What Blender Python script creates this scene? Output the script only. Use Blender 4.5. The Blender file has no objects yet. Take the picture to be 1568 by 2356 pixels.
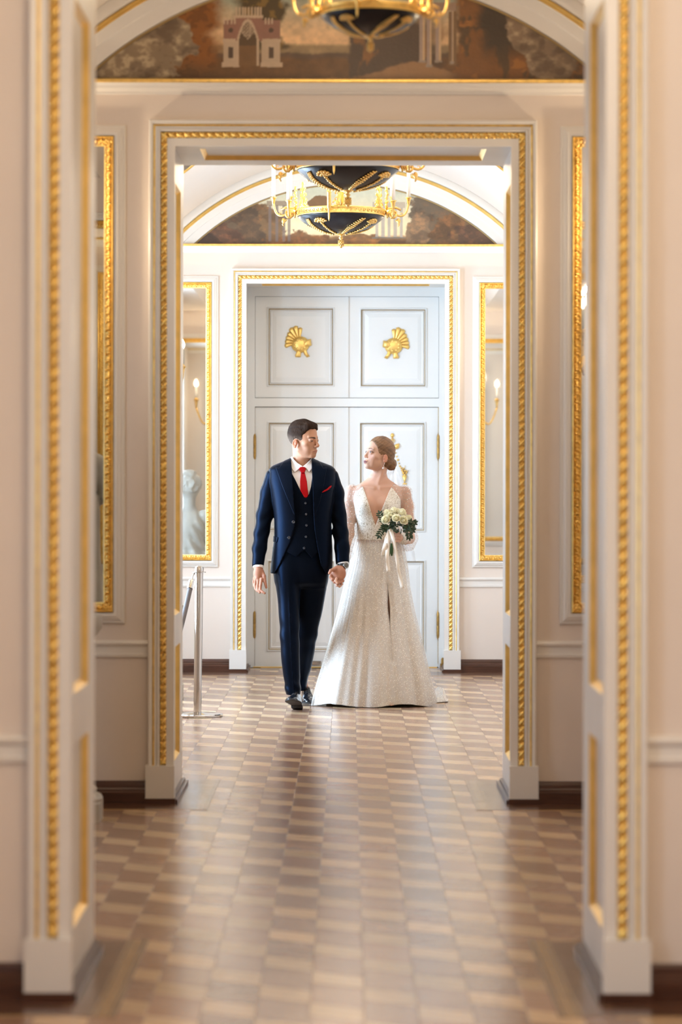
import bpy, math, random
import numpy as np
from mathutils import Vector, Matrix

random.seed(7)
RNG = np.random.default_rng(11)
SC = bpy.context.scene
COL = SC.collection
PI = math.pi

# ------------------------------------------------------------------ camera
CAMZ, FPX, VPX, VPY = 1.40, 6600.0, 803.0, 1122.0      # eye height, focal length in pixels, vanishing point
cam_d = bpy.data.cameras.new('camera')
cam = bpy.data.objects.new('camera', cam_d)
COL.objects.link(cam)
cam.location = (0, 0, CAMZ)
cam.rotation_euler = (PI / 2, math.radians(-0.10), 0)
cam_d.sensor_fit = 'VERTICAL'
cam_d.sensor_height = 36.0
cam_d.sensor_width = 36.0 * 1568 / 2356
cam_d.lens = FPX / 2356 * 36.0
cam_d.shift_x = (784 - VPX) / 2356
cam_d.shift_y = (VPY - 1178) / 2356
cam_d.clip_start = 0.05
cam_d.clip_end = 200
cam_d.dof.use_dof = True
cam_d.dof.focus_distance = 18.1
cam_d.dof.aperture_fstop = 2.8
SC.camera = cam

# ------------------------------------------------------------------ world, daylight, exposure
world = bpy.data.worlds.new('world')
SC.world = world
world.use_nodes = True
bg = world.node_tree.nodes['Background']
bg.inputs[0].default_value = (0.62, 0.78, 1.0, 1)
bg.inputs[1].default_value = 1.0
SC.view_settings.view_transform = 'Standard'
SC.view_settings.look = 'None'
SC.view_settings.gamma = 1.0
SC.view_settings.use_curve_mapping = False
SC.view_settings.exposure = 0.28
SC.cycles.use_denoising = True
SC.cycles.max_bounces = 7
SC.cycles.diffuse_bounces = 4
SC.cycles.glossy_bounces = 4
SC.cycles.transmission_bounces = 4
SC.cycles.transparent_max_bounces = 14
SC.cycles.caustics_reflective = False
SC.cycles.caustics_refractive = False
SC.cycles.sample_clamp_indirect = 6.0

def area_light(name, loc, rot, sx, sy, power, color):
    l = bpy.data.lights.new(name, 'AREA')
    l.shape = 'RECTANGLE'; l.size = sx; l.size_y = sy
    l.energy = power; l.color = color
    o = bpy.data.objects.new(name, l)
    o.location = loc; o.rotation_euler = rot
    COL.objects.link(o)
    return o

def point_light(name, loc, power, color, r=0.03):
    l = bpy.data.lights.new(name, 'POINT')
    l.energy = power; l.color = color; l.shadow_soft_size = r
    o = bpy.data.objects.new(name, l)
    o.location = loc
    COL.objects.link(o)
    return o

XC = -0.03                                   # axis of the enfilade
XL, XR = -2.15, 2.15                         # side walls
DAY = (0.56, 0.76, 1.0)
WARM = (1.0, 0.79, 0.54)
# daylight comes in through the windows of the left wall (one lamp in each opening)
WINDOWS = [(2.2, 1.3), (4.9, 1.3), (10.6, 1.2), (17.8, 1.3), (20.2, 1.2)]     # centre along the wall, width
WPOWER = [52, 56, 24, 300, 130]
SCONCE_W = (11, 12)
WARM_W = (34, 34, 19, 84)  # bowl chandeliers, then the added warm lamp in the camera room
for (wy, ww), pw in zip(WINDOWS, WPOWER):
    area_light('daylight', (XL - 0.30, wy, 1.75), (0, math.radians(-90), 0), 2.3, ww, pw, DAY)

# ------------------------------------------------------------------ helpers
def P(u, v, y):
    """photo pixel at depth y -> world point"""
    return Vector(((u - VPX) * y / FPX, y, CAMZ - (v - VPY) * y / FPX))

def tag(o, label=None, cat=None, group=None, kind=None):
    if label: o['label'] = label
    if cat: o['category'] = cat
    if group: o['group'] = group
    if kind: o['kind'] = kind
    return o

def empty(name, loc, label=None, cat=None, group=None, kind=None):
    o = bpy.data.objects.new(name, None)
    o.location = loc
    o.empty_display_size = 0.05
    COL.objects.link(o)
    o['origin'] = tuple(loc)
    return tag(o, label, cat, group, kind)

class MB:
    """collects world-space geometry and links it as ONE mesh object"""
    def __init__(s):
        s.v = []; s.f = []; s.n = 0; s.mi = []; s.cols = None
    def add(s, v, f, m=0):
        b = s.n
        v = [tuple(map(float, q)) for q in v]
        s.v.extend(v); s.n += len(v)
        s.f.extend([tuple(i + b for i in q) for q in f])
        s.mi.extend([m] * len(f))
        return b
    def box(s, x0, x1, y0, y1, z0, z1, m=0):
        s.add([(x0,y0,z0),(x1,y0,z0),(x1,y1,z0),(x0,y1,z0),(x0,y0,z1),(x1,y0,z1),(x1,y1,z1),(x0,y1,z1)],
              [(0,3,2,1),(4,5,6,7),(0,1,5,4),(1,2,6,5),(2,3,7,6),(3,0,4,7)], m)
        return s
    def grid(s, rows, cu=False, cv=False, m=0, flip=False):
        """rows: list of equally long point lists; cu closes along the row, cv closes the rows"""
        nr, nc = len(rows), len(rows[0])
        b = s.n
        s.v.extend([tuple(map(float, q)) for r in rows for q in r]); s.n += nr * nc
        for i in range(nr if cv else nr - 1):
            for j in range(nc if cu else nc - 1):
                a = b + i * nc + j; c = b + i * nc + (j + 1) % nc
                d = b + ((i + 1) % nr) * nc + (j + 1) % nc; e = b + ((i + 1) % nr) * nc + j
                s.f.append((a, e, d, c) if flip else (a, c, d, e)); s.mi.append(m)
        return b
    def cap(s, b, n, rev=False, m=0):
        q = list(range(b, b + n))
        s.f.append(tuple(q[::-1] if rev else q)); s.mi.append(m)
    def tube(s, pts, rad, n=8, caps=True, m=0, flat=1.0):
        pts = [Vector(p) for p in pts]
        if not hasattr(rad, '__len__'): rad = [rad] * len(pts)
        rows = []
        t0 = (pts[1] - pts[0]).normalized()
        ref = Vector((0, 0, 1)) if abs(t0.z) < 0.9 else Vector((1, 0, 0))
        nrm = t0.cross(ref).normalized()
        for i, p in enumerate(pts):
            t = (pts[min(i + 1, len(pts) - 1)] - pts[max(i - 1, 0)])
            if t.length < 1e-9: t = t0
            t.normalize()
            nrm = (nrm - t * nrm.dot(t))
            if nrm.length < 1e-6: nrm = t.orthogonal()
            nrm.normalize()
            bi = t.cross(nrm)
            rows.append([p + (nrm * math.cos(2*PI*k/n) + bi * math.sin(2*PI*k/n) * flat) * rad[i] for k in range(n)])
        b = s.grid(rows, cu=True, m=m)
        if caps:
            s.cap(b, n, True, m); s.cap(b + (len(pts) - 1) * n, n, False, m)
        return s
    def lathe(s, prof, c, n=24, m=0, a0=0.0, sx=1.0, sy=1.0):
        """prof: (radius, z) from bottom to top about the vertical axis through c"""
        rows = [[(c[0] + sx*r*math.cos(a0+2*PI*k/n), c[1] + sy*r*math.sin(a0+2*PI*k/n), c[2] + z) for k in range(n)] for r, z in prof]
        b = s.grid(rows, cu=True, m=m)
        if prof[0][0] > 1e-6: s.cap(b, n, True, m)
        if prof[-1][0] > 1e-6: s.cap(b + (len(prof) - 1) * n, n, False, m)
        return s
    def ball(s, c, r, nu=10, nv=6, m=0, R=None):
        r = r if hasattr(r, '__len__') else (r, r, r)
        rows = []
        for i in range(nv + 1):
            th = -PI/2 + PI * i / nv
            rw = []
            for k in range(nu):
                q = Vector((r[0]*math.cos(th)*math.cos(2*PI*k/nu), r[1]*math.cos(th)*math.sin(2*PI*k/nu), r[2]*math.sin(th)))
                if R: q = R @ q
                rw.append((c[0]+q.x, c[1]+q.y, c[2]+q.z))
            rows.append(rw)
        s.grid(rows, cu=True, m=m)
        return s
    def prism(s, poly, y0, y1, m=0):
        """poly of (x, z) in a vertical plane, extruded from y0 to y1"""
        n = len(poly)
        area = sum(poly[i][0]*poly[(i+1)%n][1] - poly[(i+1)%n][0]*poly[i][1] for i in range(n))
        if area < 0: poly = poly[::-1]
        b = s.add([(x, y0, z) for x, z in poly] + [(x, y1, z) for x, z in poly], [], m)
        s.f.append(tuple(range(b, b+n))); s.f.append(tuple(range(b+2*n-1, b+n-1, -1))); s.mi += [m, m]
        for i in range(n):
            j = (i + 1) % n
            s.f.append((b+i, b+n+i, b+n+j, b+j)); s.mi.append(m)
        return s
    def build(s, name, mats, parent=None, smooth=False, angle=None, label=None, kind=None, off=None):
        me = bpy.data.meshes.new(name)
        me.from_pydata(s.v, [], s.f)
        if not isinstance(mats, (list, tuple)): mats = [mats]
        for m in mats: me.materials.append(m)
        if len(mats) > 1:
            me.polygons.foreach_set('material_index', s.mi)
        if smooth or angle:
            me.polygons.foreach_set('use_smooth', [True] * len(me.polygons))
        me.update()
        if angle: 
            try: me.set_sharp_from_angle(angle=math.radians(angle))
            except Exception: pass
        o = bpy.data.objects.new(name, me)
        COL.objects.link(o)
        place(o, parent)
        return tag(o, label, kind=kind)

def place(o, parent):
    """geometry is written in world space: a child undoes the offset of the Empty it hangs on"""
    if parent is None: return o
    o.parent = parent
    if parent.get('origin') is not None:
        L = Vector(parent['origin'])
        o.location = -L
    return o

def copy_tree(o, parent=None):
    c = o.copy(); COL.objects.link(c)
    if parent is not None: c.parent = parent
    for ch in list(o.children): copy_tree(ch, c)
    return c

# ------------------------------------------------------------------ materials
def new_mat(name):
    m = bpy.data.materials.new(name); m.use_nodes = True
    nt = m.node_tree
    b = nt.nodes['Principled BSDF']
    return m, nt, b

def nd(nt, typ, **kw):
    n = nt.nodes.new(typ)
    for k, v in kw.items():
        if k.startswith('i_'):
            key = k[2:]
            key = int(key) if key.isdigit() else key.replace('_', ' ')
            n.inputs[key].default_value = v
        else: setattr(n, k, v)
    return n

def mat(name, col, rough=0.5, metal=0.0, spec=0.5, noise=0.0, nscale=8.0, bump=0.0, bscale=60.0, coat=0.0, coat_r=0.1,
        sheen=0.0, alpha=None, emit=None, estr=0.0, sss=0.0, stretch=(1,1,1), vcol=None, tint=None):
    m, nt, b = new_mat(name)
    b.inputs['Roughness'].default_value = rough
    b.inputs['Metallic'].default_value = metal
    b.inputs['Specular IOR Level'].default_value = spec
    b.inputs['Base Color'].default_value = (*col, 1)
    if coat: b.inputs['Coat Weight'].default_value = coat; b.inputs['Coat Roughness'].default_value = coat_r
    if sheen: b.inputs['Sheen Weight'].default_value = sheen
    if sss:
        b.inputs['Subsurface Weight'].default_value = sss
        b.inputs['Subsurface Radius'].default_value = (0.012, 0.005, 0.003)
        b.inputs['Subsurface Scale'].default_value = 0.5
    if emit:
        b.inputs['Emission Color'].default_value = (*emit, 1); b.inputs['Emission Strength'].default_value = estr
    src = None
    if vcol:
        a = nd(nt, 'ShaderNodeVertexColor', layer_name=vcol); src = a.outputs['Color']
        nt.links.new(src, b.inputs['Base Color'])
    if noise or bump:
        tc = nd(nt, 'ShaderNodeTexCoord'); mp = nd(nt, 'ShaderNodeMapping'); mp.inputs['Scale'].default_value = stretch
        nt.links.new(tc.outputs['Object'], mp.inputs['Vector'])
    if noise:
        n = nd(nt, 'ShaderNodeTexNoise', i_Scale=nscale, i_Detail=5.0)
        nt.links.new(mp.outputs[0], n.inputs['Vector'])
        mr = nd(nt, 'ShaderNodeMapRange'); mr.inputs['From Min'].default_value = 0.3; mr.inputs['From Max'].default_value = 0.7
        mr.inputs['To Min'].default_value = 1 - noise; mr.inputs['To Max'].default_value = 1 + noise
        nt.links.new(n.outputs['Fac'], mr.inputs['Value'])
        mx = nd(nt, 'ShaderNodeVectorMath', operation='SCALE')
        if src: nt.links.new(src, mx.inputs[0])
        else: mx.inputs[0].default_value = col
        nt.links.new(mr.outputs[0], mx.inputs['Scale'])
        nt.links.new(mx.outputs[0], b.inputs['Base Color'])
    if bump:
        n2 = nd(nt, 'ShaderNodeTexNoise', i_Scale=bscale, i_Detail=4.0)
        nt.links.new(mp.outputs[0], n2.inputs['Vector'])
        bp = nd(nt, 'ShaderNodeBump', i_Strength=bump, i_Distance=0.01)
        nt.links.new(n2.outputs['Fac'], bp.inputs['Height'])
        nt.links.new(bp.outputs[0], b.inputs['Normal'])
    return m

M = {}
M['wall'] = mat('cream_plaster', (0.80, 0.70, 0.61), 0.42, noise=0.03, nscale=1.6, bump=0.05, bscale=25)
M['ceil'] = mat('ceiling_plaster', (0.84, 0.77, 0.70), 0.6, noise=0.02, nscale=1.5)
M['white'] = mat('white_trim_paint', (0.82, 0.78, 0.72), 0.32, noise=0.02, nscale=3)
M['reveal'] = mat('marbled_reveal_paint', (0.78, 0.74, 0.68), 0.36, noise=0.05, nscale=4)
M['door'] = mat('white_door_lacquer', (0.82, 0.82, 0.80), 0.28, noise=0.012, nscale=4)
M['gold'] = mat('gilding', (0.95, 0.66, 0.21), 0.34, metal=0.88, noise=0.16, nscale=30, bump=0.15, bscale=180)
M['goldflat'] = mat('flat_gilding', (0.92, 0.62, 0.19), 0.38, metal=0.75, noise=0.10, nscale=14)
M['bronze'] = mat('ormolu', (0.84, 0.56, 0.19), 0.33, metal=0.92, noise=0.18, nscale=60, bump=0.3, bscale=220)
M['oldgold'] = mat('dull_gilt_line', (0.42, 0.29, 0.12), 0.5, metal=0.4)
M['brass'] = mat('aged_brass', (0.40, 0.24, 0.07), 0.4, metal=0.8, noise=0.3, nscale=40)
M['base'] = mat('dark_wood_baseboard', (0.075, 0.026, 0.013), 0.3, noise=0.25, nscale=6, stretch=(1, 1, 12))
M['black'] = mat('black_lacquer', (0.005, 0.006, 0.010), 0.34, spec=.35, coat=0.15, coat_r=0.2)
M['candle'] = mat('white_candle', (0.85, 0.82, 0.76), 0.45, emit=(1, 0.85, 0.66), estr=0.12)
M['flame'] = mat('lit_bulb', (1, 0.9, 0.7), 0.3, emit=(1.0, 0.80, 0.52), estr=22.0)
M['mirror'] = mat('mirror_glass', (0.82, 0.83, 0.81), 0.015, metal=1.0)
M['chrome'] = mat('polished_steel', (0.62, 0.60, 0.57), 0.10, metal=1.0)
M['marble'] = mat('white_marble', (0.80, 0.77, 0.71), 0.45, noise=0.06, nscale=5)
M['agedmarble'] = mat('aged_marble', (0.46, 0.43, 0.37), 0.5, noise=0.10, nscale=7)
M['darkgap'] = mat('dark_backing', (0.13, 0.085, 0.055), 0.6)  # plain brown substrate under the blocks, also backs the door leaves

# ================================================================== THE SETTING
# ---- parquet: parallelogram blocks, dark and light, in columns that run along the enfilade
def wood_mat(name, use_attr):
    m, nt, b = new_mat(name)
    if use_attr: src = nd(nt, 'ShaderNodeVertexColor', layer_name='Col').outputs['Color']
    else: src = nd(nt, 'ShaderNodeObjectInfo').outputs['Color']
    geo = nd(nt, 'ShaderNodeNewGeometry')
    mp = nd(nt, 'ShaderNodeMapping'); mp.inputs['Scale'].default_value = (5, 60, 1)
    nt.links.new(geo.outputs['Position'], mp.inputs['Vector'])
    n = nd(nt, 'ShaderNodeTexNoise', i_Scale=1.0, i_Detail=4.0)
    nt.links.new(mp.outputs[0], n.inputs['Vector'])
    mr = nd(nt, 'ShaderNodeMapRange'); mr.inputs['From Min'].default_value = .25; mr.inputs['From Max'].default_value = .75
    mr.inputs['To Min'].default_value = .86; mr.inputs['To Max'].default_value = 1.14
    nt.links.new(n.outputs['Fac'], mr.inputs['Value'])
    # old scuffs across the walked strip
    mp2 = nd(nt, 'ShaderNodeMapping'); mp2.inputs['Scale'].default_value = (2.6, 4.2, 1)
    nt.links.new(geo.outputs['Position'], mp2.inputs['Vector'])
    n2 = nd(nt, 'ShaderNodeTexNoise', i_Scale=1.0, i_Detail=7.0, i_Roughness=.72)
    nt.links.new(mp2.outputs[0], n2.inputs['Vector'])
    mr2 = nd(nt, 'ShaderNodeMapRange'); mr2.inputs['From Min'].default_value = .57; mr2.inputs['From Max'].default_value = .72
    mr2.inputs['To Min'].default_value = 1.0; mr2.inputs['To Max'].default_value = .45
    nt.links.new(n2.outputs['Fac'], mr2.inputs['Value'])
    mu = nd(nt, 'ShaderNodeMath', operation='MULTIPLY')
    nt.links.new(mr.outputs[0], mu.inputs[0]); nt.links.new(mr2.outputs[0], mu.inputs[1])
    vm = nd(nt, 'ShaderNodeVectorMath', operation='SCALE')
    nt.links.new(src, vm.inputs[0]); nt.links.new(mu.outputs[0], vm.inputs['Scale'])
    nt.links.new(vm.outputs[0], b.inputs['Base Color'])
    # lacquer: gently wavy, a little worn
    mp3 = nd(nt, 'ShaderNodeMapping'); mp3.inputs['Scale'].default_value = (7, 3.0, 1)
    nt.links.new(geo.outputs['Position'], mp3.inputs['Vector'])
    n3 = nd(nt, 'ShaderNodeTexNoise', i_Scale=1.0, i_Detail=3.0)
    nt.links.new(mp3.outputs[0], n3.inputs['Vector'])
    bp = nd(nt, 'ShaderNodeBump', i_Strength=0.06, i_Distance=0.02)
    nt.links.new(n3.outputs['Fac'], bp.inputs['Height'])
    nt.links.new(bp.outputs[0], b.inputs['Normal'])
    mr3 = nd(nt, 'ShaderNodeMapRange'); mr3.inputs['To Min'].default_value = .15; mr3.inputs['To Max'].default_value = .30
    nt.links.new(n2.outputs['Fac'], mr3.inputs['Value'])
    nt.links.new(mr3.outputs[0], b.inputs['Roughness'])
    b.inputs['Specular IOR Level'].default_value = 0.78
    return m
M['pq_part'] = wood_mat('parquet_block_wood', False)
M['pq_field'] = wood_mat('parquet_field_wood', True)

floor = MB().box(XL - .3, XR + .3, -3.2, 23.0, -0.12, -0.006).build('floor', M['darkgap'], kind='structure')

PW, PPER, PLIGHT, PSKEW = 0.145, 0.505, 0.178, 0.096
def block_mesh(name, L):
    g = 0.0003; mb = MB()
    x0, x1 = g, PW - g
    sk = lambda x: -PSKEW * x / PW
    poly = [(x0, -L + g + sk(x0)), (x1, -L + g + sk(x1)), (x1, -g + sk(x1)), (x0, -g + sk(x0))]
    b = .0009
    cx = sum(p[0] for p in poly) / 4; cy = sum(p[1] for p in poly) / 4
    ins = [(cx + (p[0]-cx)*(1-2*b/PW), cy + (p[1]-cy)*(1-2*b/L)) for p in poly]
    mb.add([(p[0], p[1], -.0055) for p in poly] + [(p[0], p[1], -.0006) for p in poly] + [(p[0], p[1], 0) for p in ins],
           [(3,2,1,0), (8,9,10,11)] + [(i, (i+1)%4, 4+(i+1)%4, 4+i) for i in range(4)] + [(4+i, 4+(i+1)%4, 8+(i+1)%4, 8+i) for i in range(4)])
    return mb
LIGHTW, DARKW = (0.58, 0.40, 0.235), (0.335, 0.195, 0.125)
blocks = []
for k in range(-15, 15):
    x0 = 0.042 + PW * k
    y = 15.6 - 0.276 * k
    y -= math.floor((y - 23.0) / PPER + 1) * PPER
    while y > -3:
        for L, c, yy in ((PLIGHT, LIGHTW, y), (PPER - PLIGHT, DARKW, y - PLIGHT)):
            xm, ym = x0 + PW/2, yy - PSKEW/2 - L/2
            if -3 < ym < 22.3 and XL - .2 < xm < XR + .2:
                f = RNG.uniform(.82, 1.18); w = RNG.uniform(-.03, .03)
                col = (c[0]*f*(1+w), c[1]*f, c[2]*f*(1-w))
                u = VPX + xm * FPX / max(ym, .1); v = VPY + CAMZ * FPX / max(ym, .1)
                if ym < 7.85: vis = v < 2380 and 20 < u < 1548
                elif ym < 8.7: vis = abs(xm - XC) < .80
                elif ym < 12.7: vis = 205 < u < 1352
                elif ym < 13.6: vis = abs(xm - XC) < .80
                else: vis = 405 < u < 1165
                blocks.append((vis, ym, x0, yy, L, col))
        y -= PPER
vis = sorted([b for b in blocks if b[0]], key=lambda b: b[1])
rest = vis[295:] + [b for b in blocks if not b[0]]
m_l = block_mesh('parquet_block', PLIGHT); m_d = block_mesh('parquet_block', PPER - PLIGHT)
proto = {}
for b in vis[:295]:
    key = b[4] == PLIGHT
    if key not in proto:
        o = (m_l if key else m_d).build('parquet_block', M['pq_part']); proto[key] = o
    else:
        o = proto[key].copy(); COL.objects.link(o)
    o.parent = floor
    o.location = (b[2], b[3], 0)
    o.color = (*b[5], 1)
def field_mesh(items, name, mats, parent):
    V, F, C = [], [], []
    for (vis_, ym, x0, yy, L, col) in items:
        src = m_l if L == PLIGHT else m_d
        b0 = len(V)
        V += [(v[0] + x0, v[1] + yy, v[2]) for v in src.v]
        F += [tuple(i + b0 for i in f) for f in src.f]
        C += [(*col, 1)] * len(src.v)
    me = bpy.data.meshes.new(name); me.from_pydata(V, [], F); me.materials.append(mats)
    a = me.color_attributes.new('Col', 'FLOAT_COLOR', 'POINT')
    a.data.foreach_set('color', np.array(C, dtype=np.float32).ravel())
    o = bpy.data.objects.new(name, me); COL.objects.link(o); o.parent = parent
    return o
tag(field_mesh(rest, 'parquet_field', M['pq_field'], floor), kind='stuff')
# borders and inlaid strips of the floor
def strip(name, x0, x1, y0, y1, col, z=0.0012):
    o = MB().box(x0, x1, y0, y1, -.004, z).build(name, M['pq_part'], floor)
    o.color = (*col, 1)
    return o
BORD, INL, LINE = (0.10, 0.045, 0.024), (0.46, 0.30, 0.15), (0.16, 0.10, 0.06)
for (yf, yb, hw) in ((7.85, 8.68, .74), (12.72, 13.55, .755)):
    for s in (-1, 1):
        xa, xb = sorted((XC + s * hw, XC + s * 2.2))
        strip('border_board', xa, xb, yf - .25, yf, BORD); strip('border_line', xa, xb, yf - .275, yf - .25, INL)
        strip('border_board', xa, xb, yb, yb + .17, BORD); strip('border_line', xa, xb, yb + .17, yb + .19, INL)
        xa, xb = sorted((XC + s * .655, XC + s * (hw + .03)))
        strip('threshold_board', xa, xb, yf - .25, yb + .17, (0.16, 0.085, 0.05), z=.0008)
        xa, xb = sorted((XC + s * .585, XC + s * .655))
        strip('inlay_strip', xa, xb, yf - .27, yb + .19, (0.36, 0.235, 0.12), z=.0016)
        for e in (.588, .600, .640, .652):
            strip('inlay_line', XC + s*e - .0025, XC + s*e + .0025, yf - .27, yb + .19, LINE, z=.0022)
strip('border_board', XL, XR, 21.36, 21.75, (0.15, 0.075, 0.045)); strip('border_line', XL, XR, 21.33, 21.36, INL)

# ---- walls
def wall_with_opening(name, y0, y1, hw, top, ztop=4.3):
    mb = MB()
    mb.box(XL - .3, XC - hw, y0, y1, -.1, ztop); mb.box(XC + hw, XR + .3, y0, y1, -.1, ztop); mb.box(XC - hw, XC + hw, y0, y1, top, ztop)
    return mb.build(name, M['wall'], kind='structure')
GA = dict(yf=7.85, yb=8.68, hw=.7275, top=2.911)
GB = dict(yf=12.72, yb=13.55, hw=.7435, top=2.911)
GC = dict(yf=21.75, yb=22.35, hw=.751, top=2.945)
SET = .014
wall_front = wall_with_opening('wall_front', GA['yf'], GA['yb'], GA['hw'] + SET + .05, GA["top"] + SET + .05)
wall_middle = wall_with_opening('wall_middle', GB['yf'], GB['yb'], GB['hw'] + SET + .05, GB["top"] + SET + .05)
wall_end = wall_with_opening('wall_end', GC['yf'], GC['yb'] + .25, GC['hw'] + SET + .05, GC["top"] + SET + .05)
MB().box(XR, XR + .25, -3.2, 22.6, -.1, 4.3).build('wall_right', M['wall'], kind='structure')
MB().box(XL - .3, XR + .3, -3.4, -3.1, -.1, 4.3).build('wall_back', M['wall'], kind='structure')
mb = MB()                                               # left wall, pierced by the windows
WZ0, WZ1 = 0.55, 2.95
ys = [-3.2]
for wy, ww in WINDOWS: ys += [wy - ww/2, wy + ww/2]
ys.append(22.6)
for i in range(0, len(ys), 2): mb.box(XL - .25, XL, ys[i], ys[i+1], -.1, 4.3)
for wy, ww in WINDOWS:
    mb.box(XL - .25, XL, wy - ww/2, wy + ww/2, -.1, WZ0); mb.box(XL - .25, XL, wy - ww/2, wy + ww/2, WZ1, 4.3)
mb.build('wall_left', M['wall'], kind='structure')
pane, nt, b = new_mat('window_pane')
tr = nd(nt, 'ShaderNodeBsdfTransparent'); gl = nd(nt, 'ShaderNodeBsdfGlossy', i_Roughness=0.02); mx = nd(nt, 'ShaderNodeMixShader'); mx.inputs[0].default_value = .06
nt.links.new(tr.outputs[0], mx.inputs[1]); nt.links.new(gl.outputs[0], mx.inputs[2])
nt.links.new(mx.outputs[0], nt.nodes['Material Output'].inputs['Surface'])
for i, (wy, ww) in enumerate(WINDOWS):
    w = empty('window_%d' % (i + 1), (XL - .12, wy, WZ0), kind='structure')
    mb = MB()
    for y in (wy - ww/2, wy + ww/2 - .06): mb.box(XL - .15, XL - .08, y, y + .06, WZ0, WZ1)
    mb.box(XL - .15, XL - .08, wy - .025, wy + .025, WZ0, WZ1)
    for z in (WZ0, 1.35, 2.15, WZ1 - .06): mb.box(XL - .15, XL - .08, wy - ww/2, wy + ww/2, z, z + .045)
    mb.build('window_frame', M['white'], w)
    MB().box(XL - .118, XL - .112, wy - ww/2, wy + ww/2, WZ0, WZ1).build('window_pane', pane, w)

# ---- vaults: a shallow barrel over each room
def vault(name, y0, y1, zc, r, zb):
    a = math.asin((zb - zc) / r)
    pts = []
    n = 40
    for i in range(n + 1):
        t = a + (PI - 2*a) * i / n
        pts.append((XC + r * math.cos(t), zc + r * math.sin(t)))
    pts = [(XR + .1, zb)] + pts + [(XL - .1, zb)]
    mb = MB()
    mb.grid([[(x, y, z) for x, z in pts] for y in (y0, y1)])
    mb.grid([[(x, y, z + .12) for x, z in pts] for y in (y0, y1)], flip=True)
    return mb.build(name, M['ceil'], angle=30, kind='structure')
ZCB, ZBB = 1.9945, 3.207
ZCC, ZBC = 2.030, 3.245
RP, RO = 1.668, 1.868                                   # painted lunette, outer edge of its arch
vault('ceiling', 8.68, 12.72, ZCB, RO, ZBB)
vault('ceiling.001', 13.55, 21.75, ZCC, RO, ZBC)
MB().box(XL - .3, XR + .3, -3.3, 7.9, 4.0, 4.2).build('ceiling.002', M['ceil'], kind='structure')
MB().box(XL - .3, XR + .3, 8.5, 22.6, 4.28, 4.4).build('leak_slab', M['ceil'], kind='structure')  # unseen slab above the vaults, added to stop sky light leaking in

# ---- mouldings that follow the walls
def sweep(mb, path, prof, m=0):
    """path: stations as functions (e, p) -> point; prof: list of (e, p)"""
    rows = [[st(e, p) for e, p in prof] for st in path]
    return mb.grid(rows, m=m)

def rail(parent, name, x0, x1, y, prof, mt):
    """prof of (protrusion toward the viewer, z)"""
    mb = MB()
    mb.grid([[(x, y - p, z) for p, z in prof] for x in (x0, x1)], flip=True)
    for x in (x0, x1):
        b = mb.add([(x, y - p, z) for p, z in prof] + [(x, y, prof[-1][1]), (x, y, prof[0][1])], [])
        mb.cap(b, len(prof) + 2, x == x1)
    return mb.build(name, mt, parent, angle=40)

DADO = [(0, .645), (.012, .648), (.014, .660), (.008, .664), (.008, .695), (.018, .700), (.022, .710), (.018, .716), (.002, .722), (0, .722)]
BASE = [(.03, 0), (.03, .050), (.022, .056), (.022, .062), (.014, .070), (.014, .092), (.008, .100), (0, .100)]
for nm, g in (('front', GA), ('middle', GB), ('end', GC)):
    w = {'front': wall_front, 'middle': wall_middle, 'end': wall_end}[nm]
    for s in (-1, 1):
        xa, xb = sorted((XC + s * (g['hw'] + .112), XL if s < 0 else XR))
        rail(w, 'dado_rail', xa, xb, g['yf'], DADO, M['white'])
        o = rail(None, 'baseboard_' + nm, xa, xb, g['yf'], BASE, M['base']); tag(o, kind='structure')
        if nm != 'end':                                  # the back of the same wall, seen in the mirrors
            mb = MB(); mb.box(xa, xb, g['yb'], g['yb'] + .02, .655, .715); mb.build('dado_rail', M['white'], w)

# ---- doorways
FASC = [(0, .0), (0, .030), (.034, .030), (.034, .020)]
GROOVE = [(.034, .020), (.0635, .020)]
INNER = [(.0635, .020), (.0635, .036), (.070, .040), (.078, .034), (.086, .036)]
FILLET = [(.086, .036), (.087, .041), (.0905, .043), (.094, .042), (.095, .038)]
OUTER = [(.095, .038), (.096, .046), (.108, .050), (.114, .046), (.114, 0)]
def twist_unit(mb, c, ax, n, L, W):
    """one lobe of the gilded rope moulding at c: ax runs along it, n points to the viewer"""
    ax = Vector(ax); n = Vector(n); sd = ax.cross(n)
    R = Matrix((ax, sd, n)).transposed()
    R1 = R @ Matrix.Rotation(math.radians(38), 3, 'Z')
    mb.ball(c + sd * W * .04, (L*.74, W*.34, W*.38), 9, 6, R=R1)
    mb.ball(c - sd * W * .30 + ax * L * .18, (L*.36, W*.22, W*.30), 6, 4, R=R)
    mb.ball(c + sd * W * .33 - ax * L * .22, (L*.36, W*.22, W*.30), 6, 4, R=R)

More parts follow.
